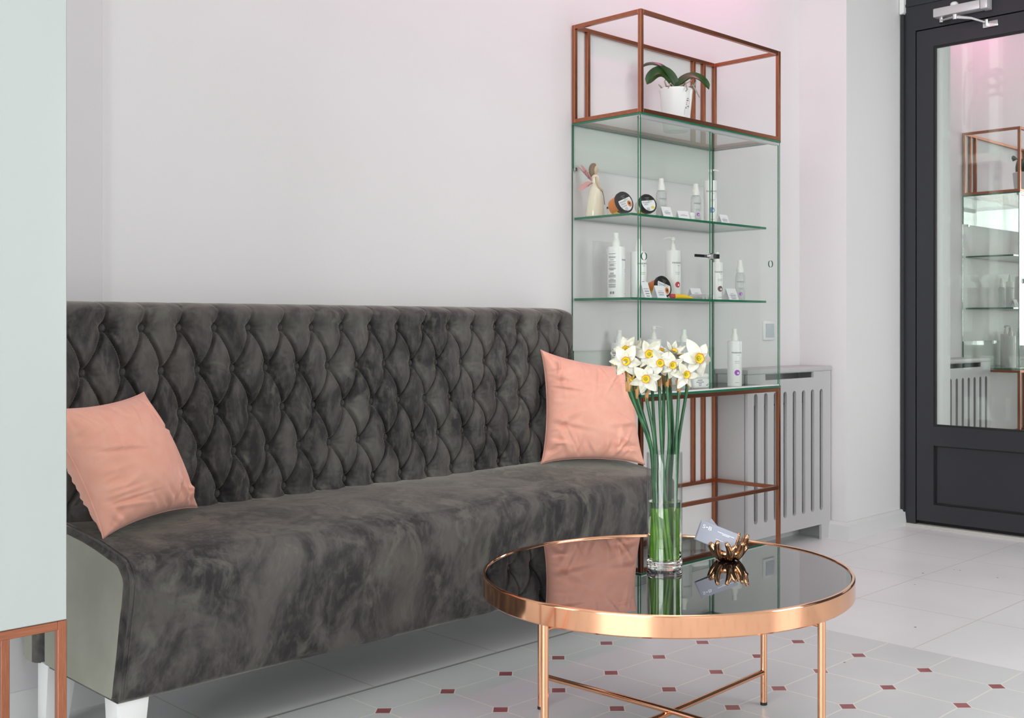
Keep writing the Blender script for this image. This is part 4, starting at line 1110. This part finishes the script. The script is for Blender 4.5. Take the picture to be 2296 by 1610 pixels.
def oleaf(pts, width, up):
    P_ = bez(*pts, n=16); bm = B(); g = []; n = len(P_); mm = 6
    for i, p in enumerate(P_):
        tt = i/(n-1); d = (P_[min(i+1, n-1)]-P_[max(i-1, 0)]).normalized(); side = d.cross(Vector(up)).normalized(); nn = side.cross(d)
        w = width*(.38+.62*math.sin(PI*min(1, tt*.85+.08)))*(1 if tt < .85 else max(.04, math.sqrt(max(0, 1-((tt-.85)/.15)**2))))
        g.append([[bm.verts.new(p+side*(w/2*s)+nn*(abs(s)**1.4*w*.20+o)) for s in [2*j/mm-1 for j in range(mm+1)]] for o in (.0011, -.0011)])
    for i in range(n-1):
        for j in range(mm):
            bm.faces.new((g[i][0][j], g[i][0][j+1], g[i+1][0][j+1], g[i+1][0][j])); bm.faces.new((g[i][1][j], g[i+1][1][j], g[i+1][1][j+1], g[i][1][j+1]))
        for j in (0, mm): bm.faces.new((g[i][0][j], g[i+1][0][j], g[i+1][1][j], g[i][1][j]))
    for i in (0, n-1):
        for j in range(mm): bm.faces.new((g[i][0][j], g[i][0][j+1], g[i][1][j+1], g[i][1][j]))
    obj('leaf', bm, 'leaf', t, 60)
def q3(r, f, z): return RV*r + FV*f + UV*(HP+z)
oleaf((q3(.0, 0, .004), q3(-.030, -.002, .070), q3(-.075, -.008, .080), q3(-.110, .0, .020)), .060, UV*.6-FV*.8)
oleaf((q3(-.004, .012, .010), q3(-.03, .015, .075), q3(-.07, .02, .118), q3(-.128, .01, .086)), .046, UV*.9-FV*.35)
oleaf((q3(.006, -.006, .006), q3(.035, -.01, .055), q3(.085, -.02, .055), q3(.122, -.015, -.002)), .054, UV*.8-FV*.55)
oleaf((q3(.006, .014, .010), q3(.03, .02, .048), q3(.06, .03, .058), q3(.100, .03, .050)), .048, UV*.8-FV*.5)
for k, pts in enumerate(((q3(-.035, -.02, .0), q3(-.045, -.025, .025), q3(-.040, -.02, .036)), (q3(.02, -.045, -.004), q3(.03, -.055, .016), q3(.036, -.066, -.012), q3(.030, -.066, -.020)), (q3(.04, -.02, .0), q3(.060, -.03, .012), q3(.076, -.03, -.018), q3(.086, -.03, -.036)),
    (q3(-.05, -.02, -.004), q3(-.062, -.03, .008), q3(-.068, -.03, .014)), (q3(-.01, -.04, .0), q3(-.025, -.05, .014), q3(-.034, -.058, -.006)), (q3(.0, -.04, .0), q3(.03, -.05, .012), q3(.055, -.045, .026)), (q3(.06, -.015, .0), q3(.07, -.02, .020), q3(.072, -.02, .032)))):
    bm = B(); tube(bm, pts, [.0034]+[.003]*(len(pts)-2)+[.0016], 7); obj('aerial_root', bm, 'root', t, True)

# ------------------------------------------------------------------ radiator cover and the radiator inside
rc = thing('radiator_cover', 'grey slotted radiator cover against the wall beside the glass cabinet', 'radiator cover', (4.09, 2.76, 0))
x0, x1, yf = 3.776, 4.4095, 2.680
def slot(cx_, z0_, z1_, r): return [(cx_+r*math.cos(a), z1_-r+r*math.sin(a)) for a in [PI*k/8 for k in range(9)]] + [(cx_+r*math.cos(a), z0_+r+r*math.sin(a)) for a in [PI+PI*k/8 for k in range(9)]]
outer = [(x0, 0), (x0+.052, 0), (x0+.052, .068), (x1-.075, .068), (x1-.075, 0), (x1, 0), (x1, .744), (x0, .744)]
bm = plate(outer, [slot(3.834+.0713*k,   .130, .665, .0132) for k in range(8)] + [[(3.902, .718), (4.270, .718), (4.270, .7435-.001), (3.902, .7435-.001)]], yf, yf+.012)
obj('front_panel', bm, 'rad', rc, False, rel(rc))
bm = B(); box(bm, x0-.002, 4.4165, yf-.003, YB-.001, .7445, .7645); bev(bm, .003); obj('top_board', bm, 'rad', rc, 30, rel(rc))
for x in (x0, x1-.016): boxobj('side_panel', 'rad', x, x+.016, yf+.0165, YB-.018, 0, .744, rc).location = rel(rc)
rd = thing('radiator', 'white radiator hidden behind the slots of the grey cover', 'radiator', (4.09, 2.79, .12))
bm = B()
for k in range(9): box(bm, -.27+.06*k, -.22+.06*k, -.03, .03, 0, .48)
box(bm, -.28, .28, -.015, .015, .02, .06); box(bm, -.28, .28, -.015, .015, .42, .46)
obj('radiator_body', bm, 'shade_radiator_grey', rd)
# light switch
M['rocker'] = pm('light_switch_rocker', (0.50, 0.53, 0.58), 0.35)
sw = thing('light_switch', 'white square light switch on the wall above the radiator cover', 'light switch', (4.1635, YB, .9225))
bm = B(); box(bm, -.0425, .0425, -.011, 0, -.0425, .0425); bev(bm, .003); obj('frame', bm, 'white', sw, 30)
bm = B(); box(bm, -.030, .030, -.0150, -.0105, -.030, .030); bev(bm, .0015); obj('rocker', bm, 'rocker', sw, 30)

# ------------------------------------------------------------------ tall white cabinet in front, on a copper frame
WX, WY, WZ = .798, 1.986, .4428
wc = thing('white_cabinet', 'tall glossy white cabinet on a copper frame at the near edge of the room', 'cabinet', (.35, 2.12, 0))
x0, y1 = -.12, 2.262
bm = B(); box(bm, x0, WX, WY, y1, WZ, 2.15); bev(bm, .0015, 1); obj('cabinet_body', bm, 'gloss_white', wc, False, rel(wc))
a = .0150
def wp(name, *q):
    bm = B(); box(bm, *q); bev(bm, .0008, 1); obj(name, bm, 'copper', wc, False, rel(wc))
for x in (WX-a, x0):
    for y in (WY, y1-a): wp('frame_post', x, x+a, y, y+a, 0, WZ-.0005)
for y in (WY, y1-a):
    wp('frame_rail', x0+a, WX-a, y, y+a, WZ-a-.0005, WZ-.0005); wp('frame_rail', x0+a, WX-a, y, y+a, .05, .05+a)
for x in (WX-a, x0): wp('frame_rail', x, x+a, WY+a, y1-a, WZ-a-.0005, WZ-.0005)
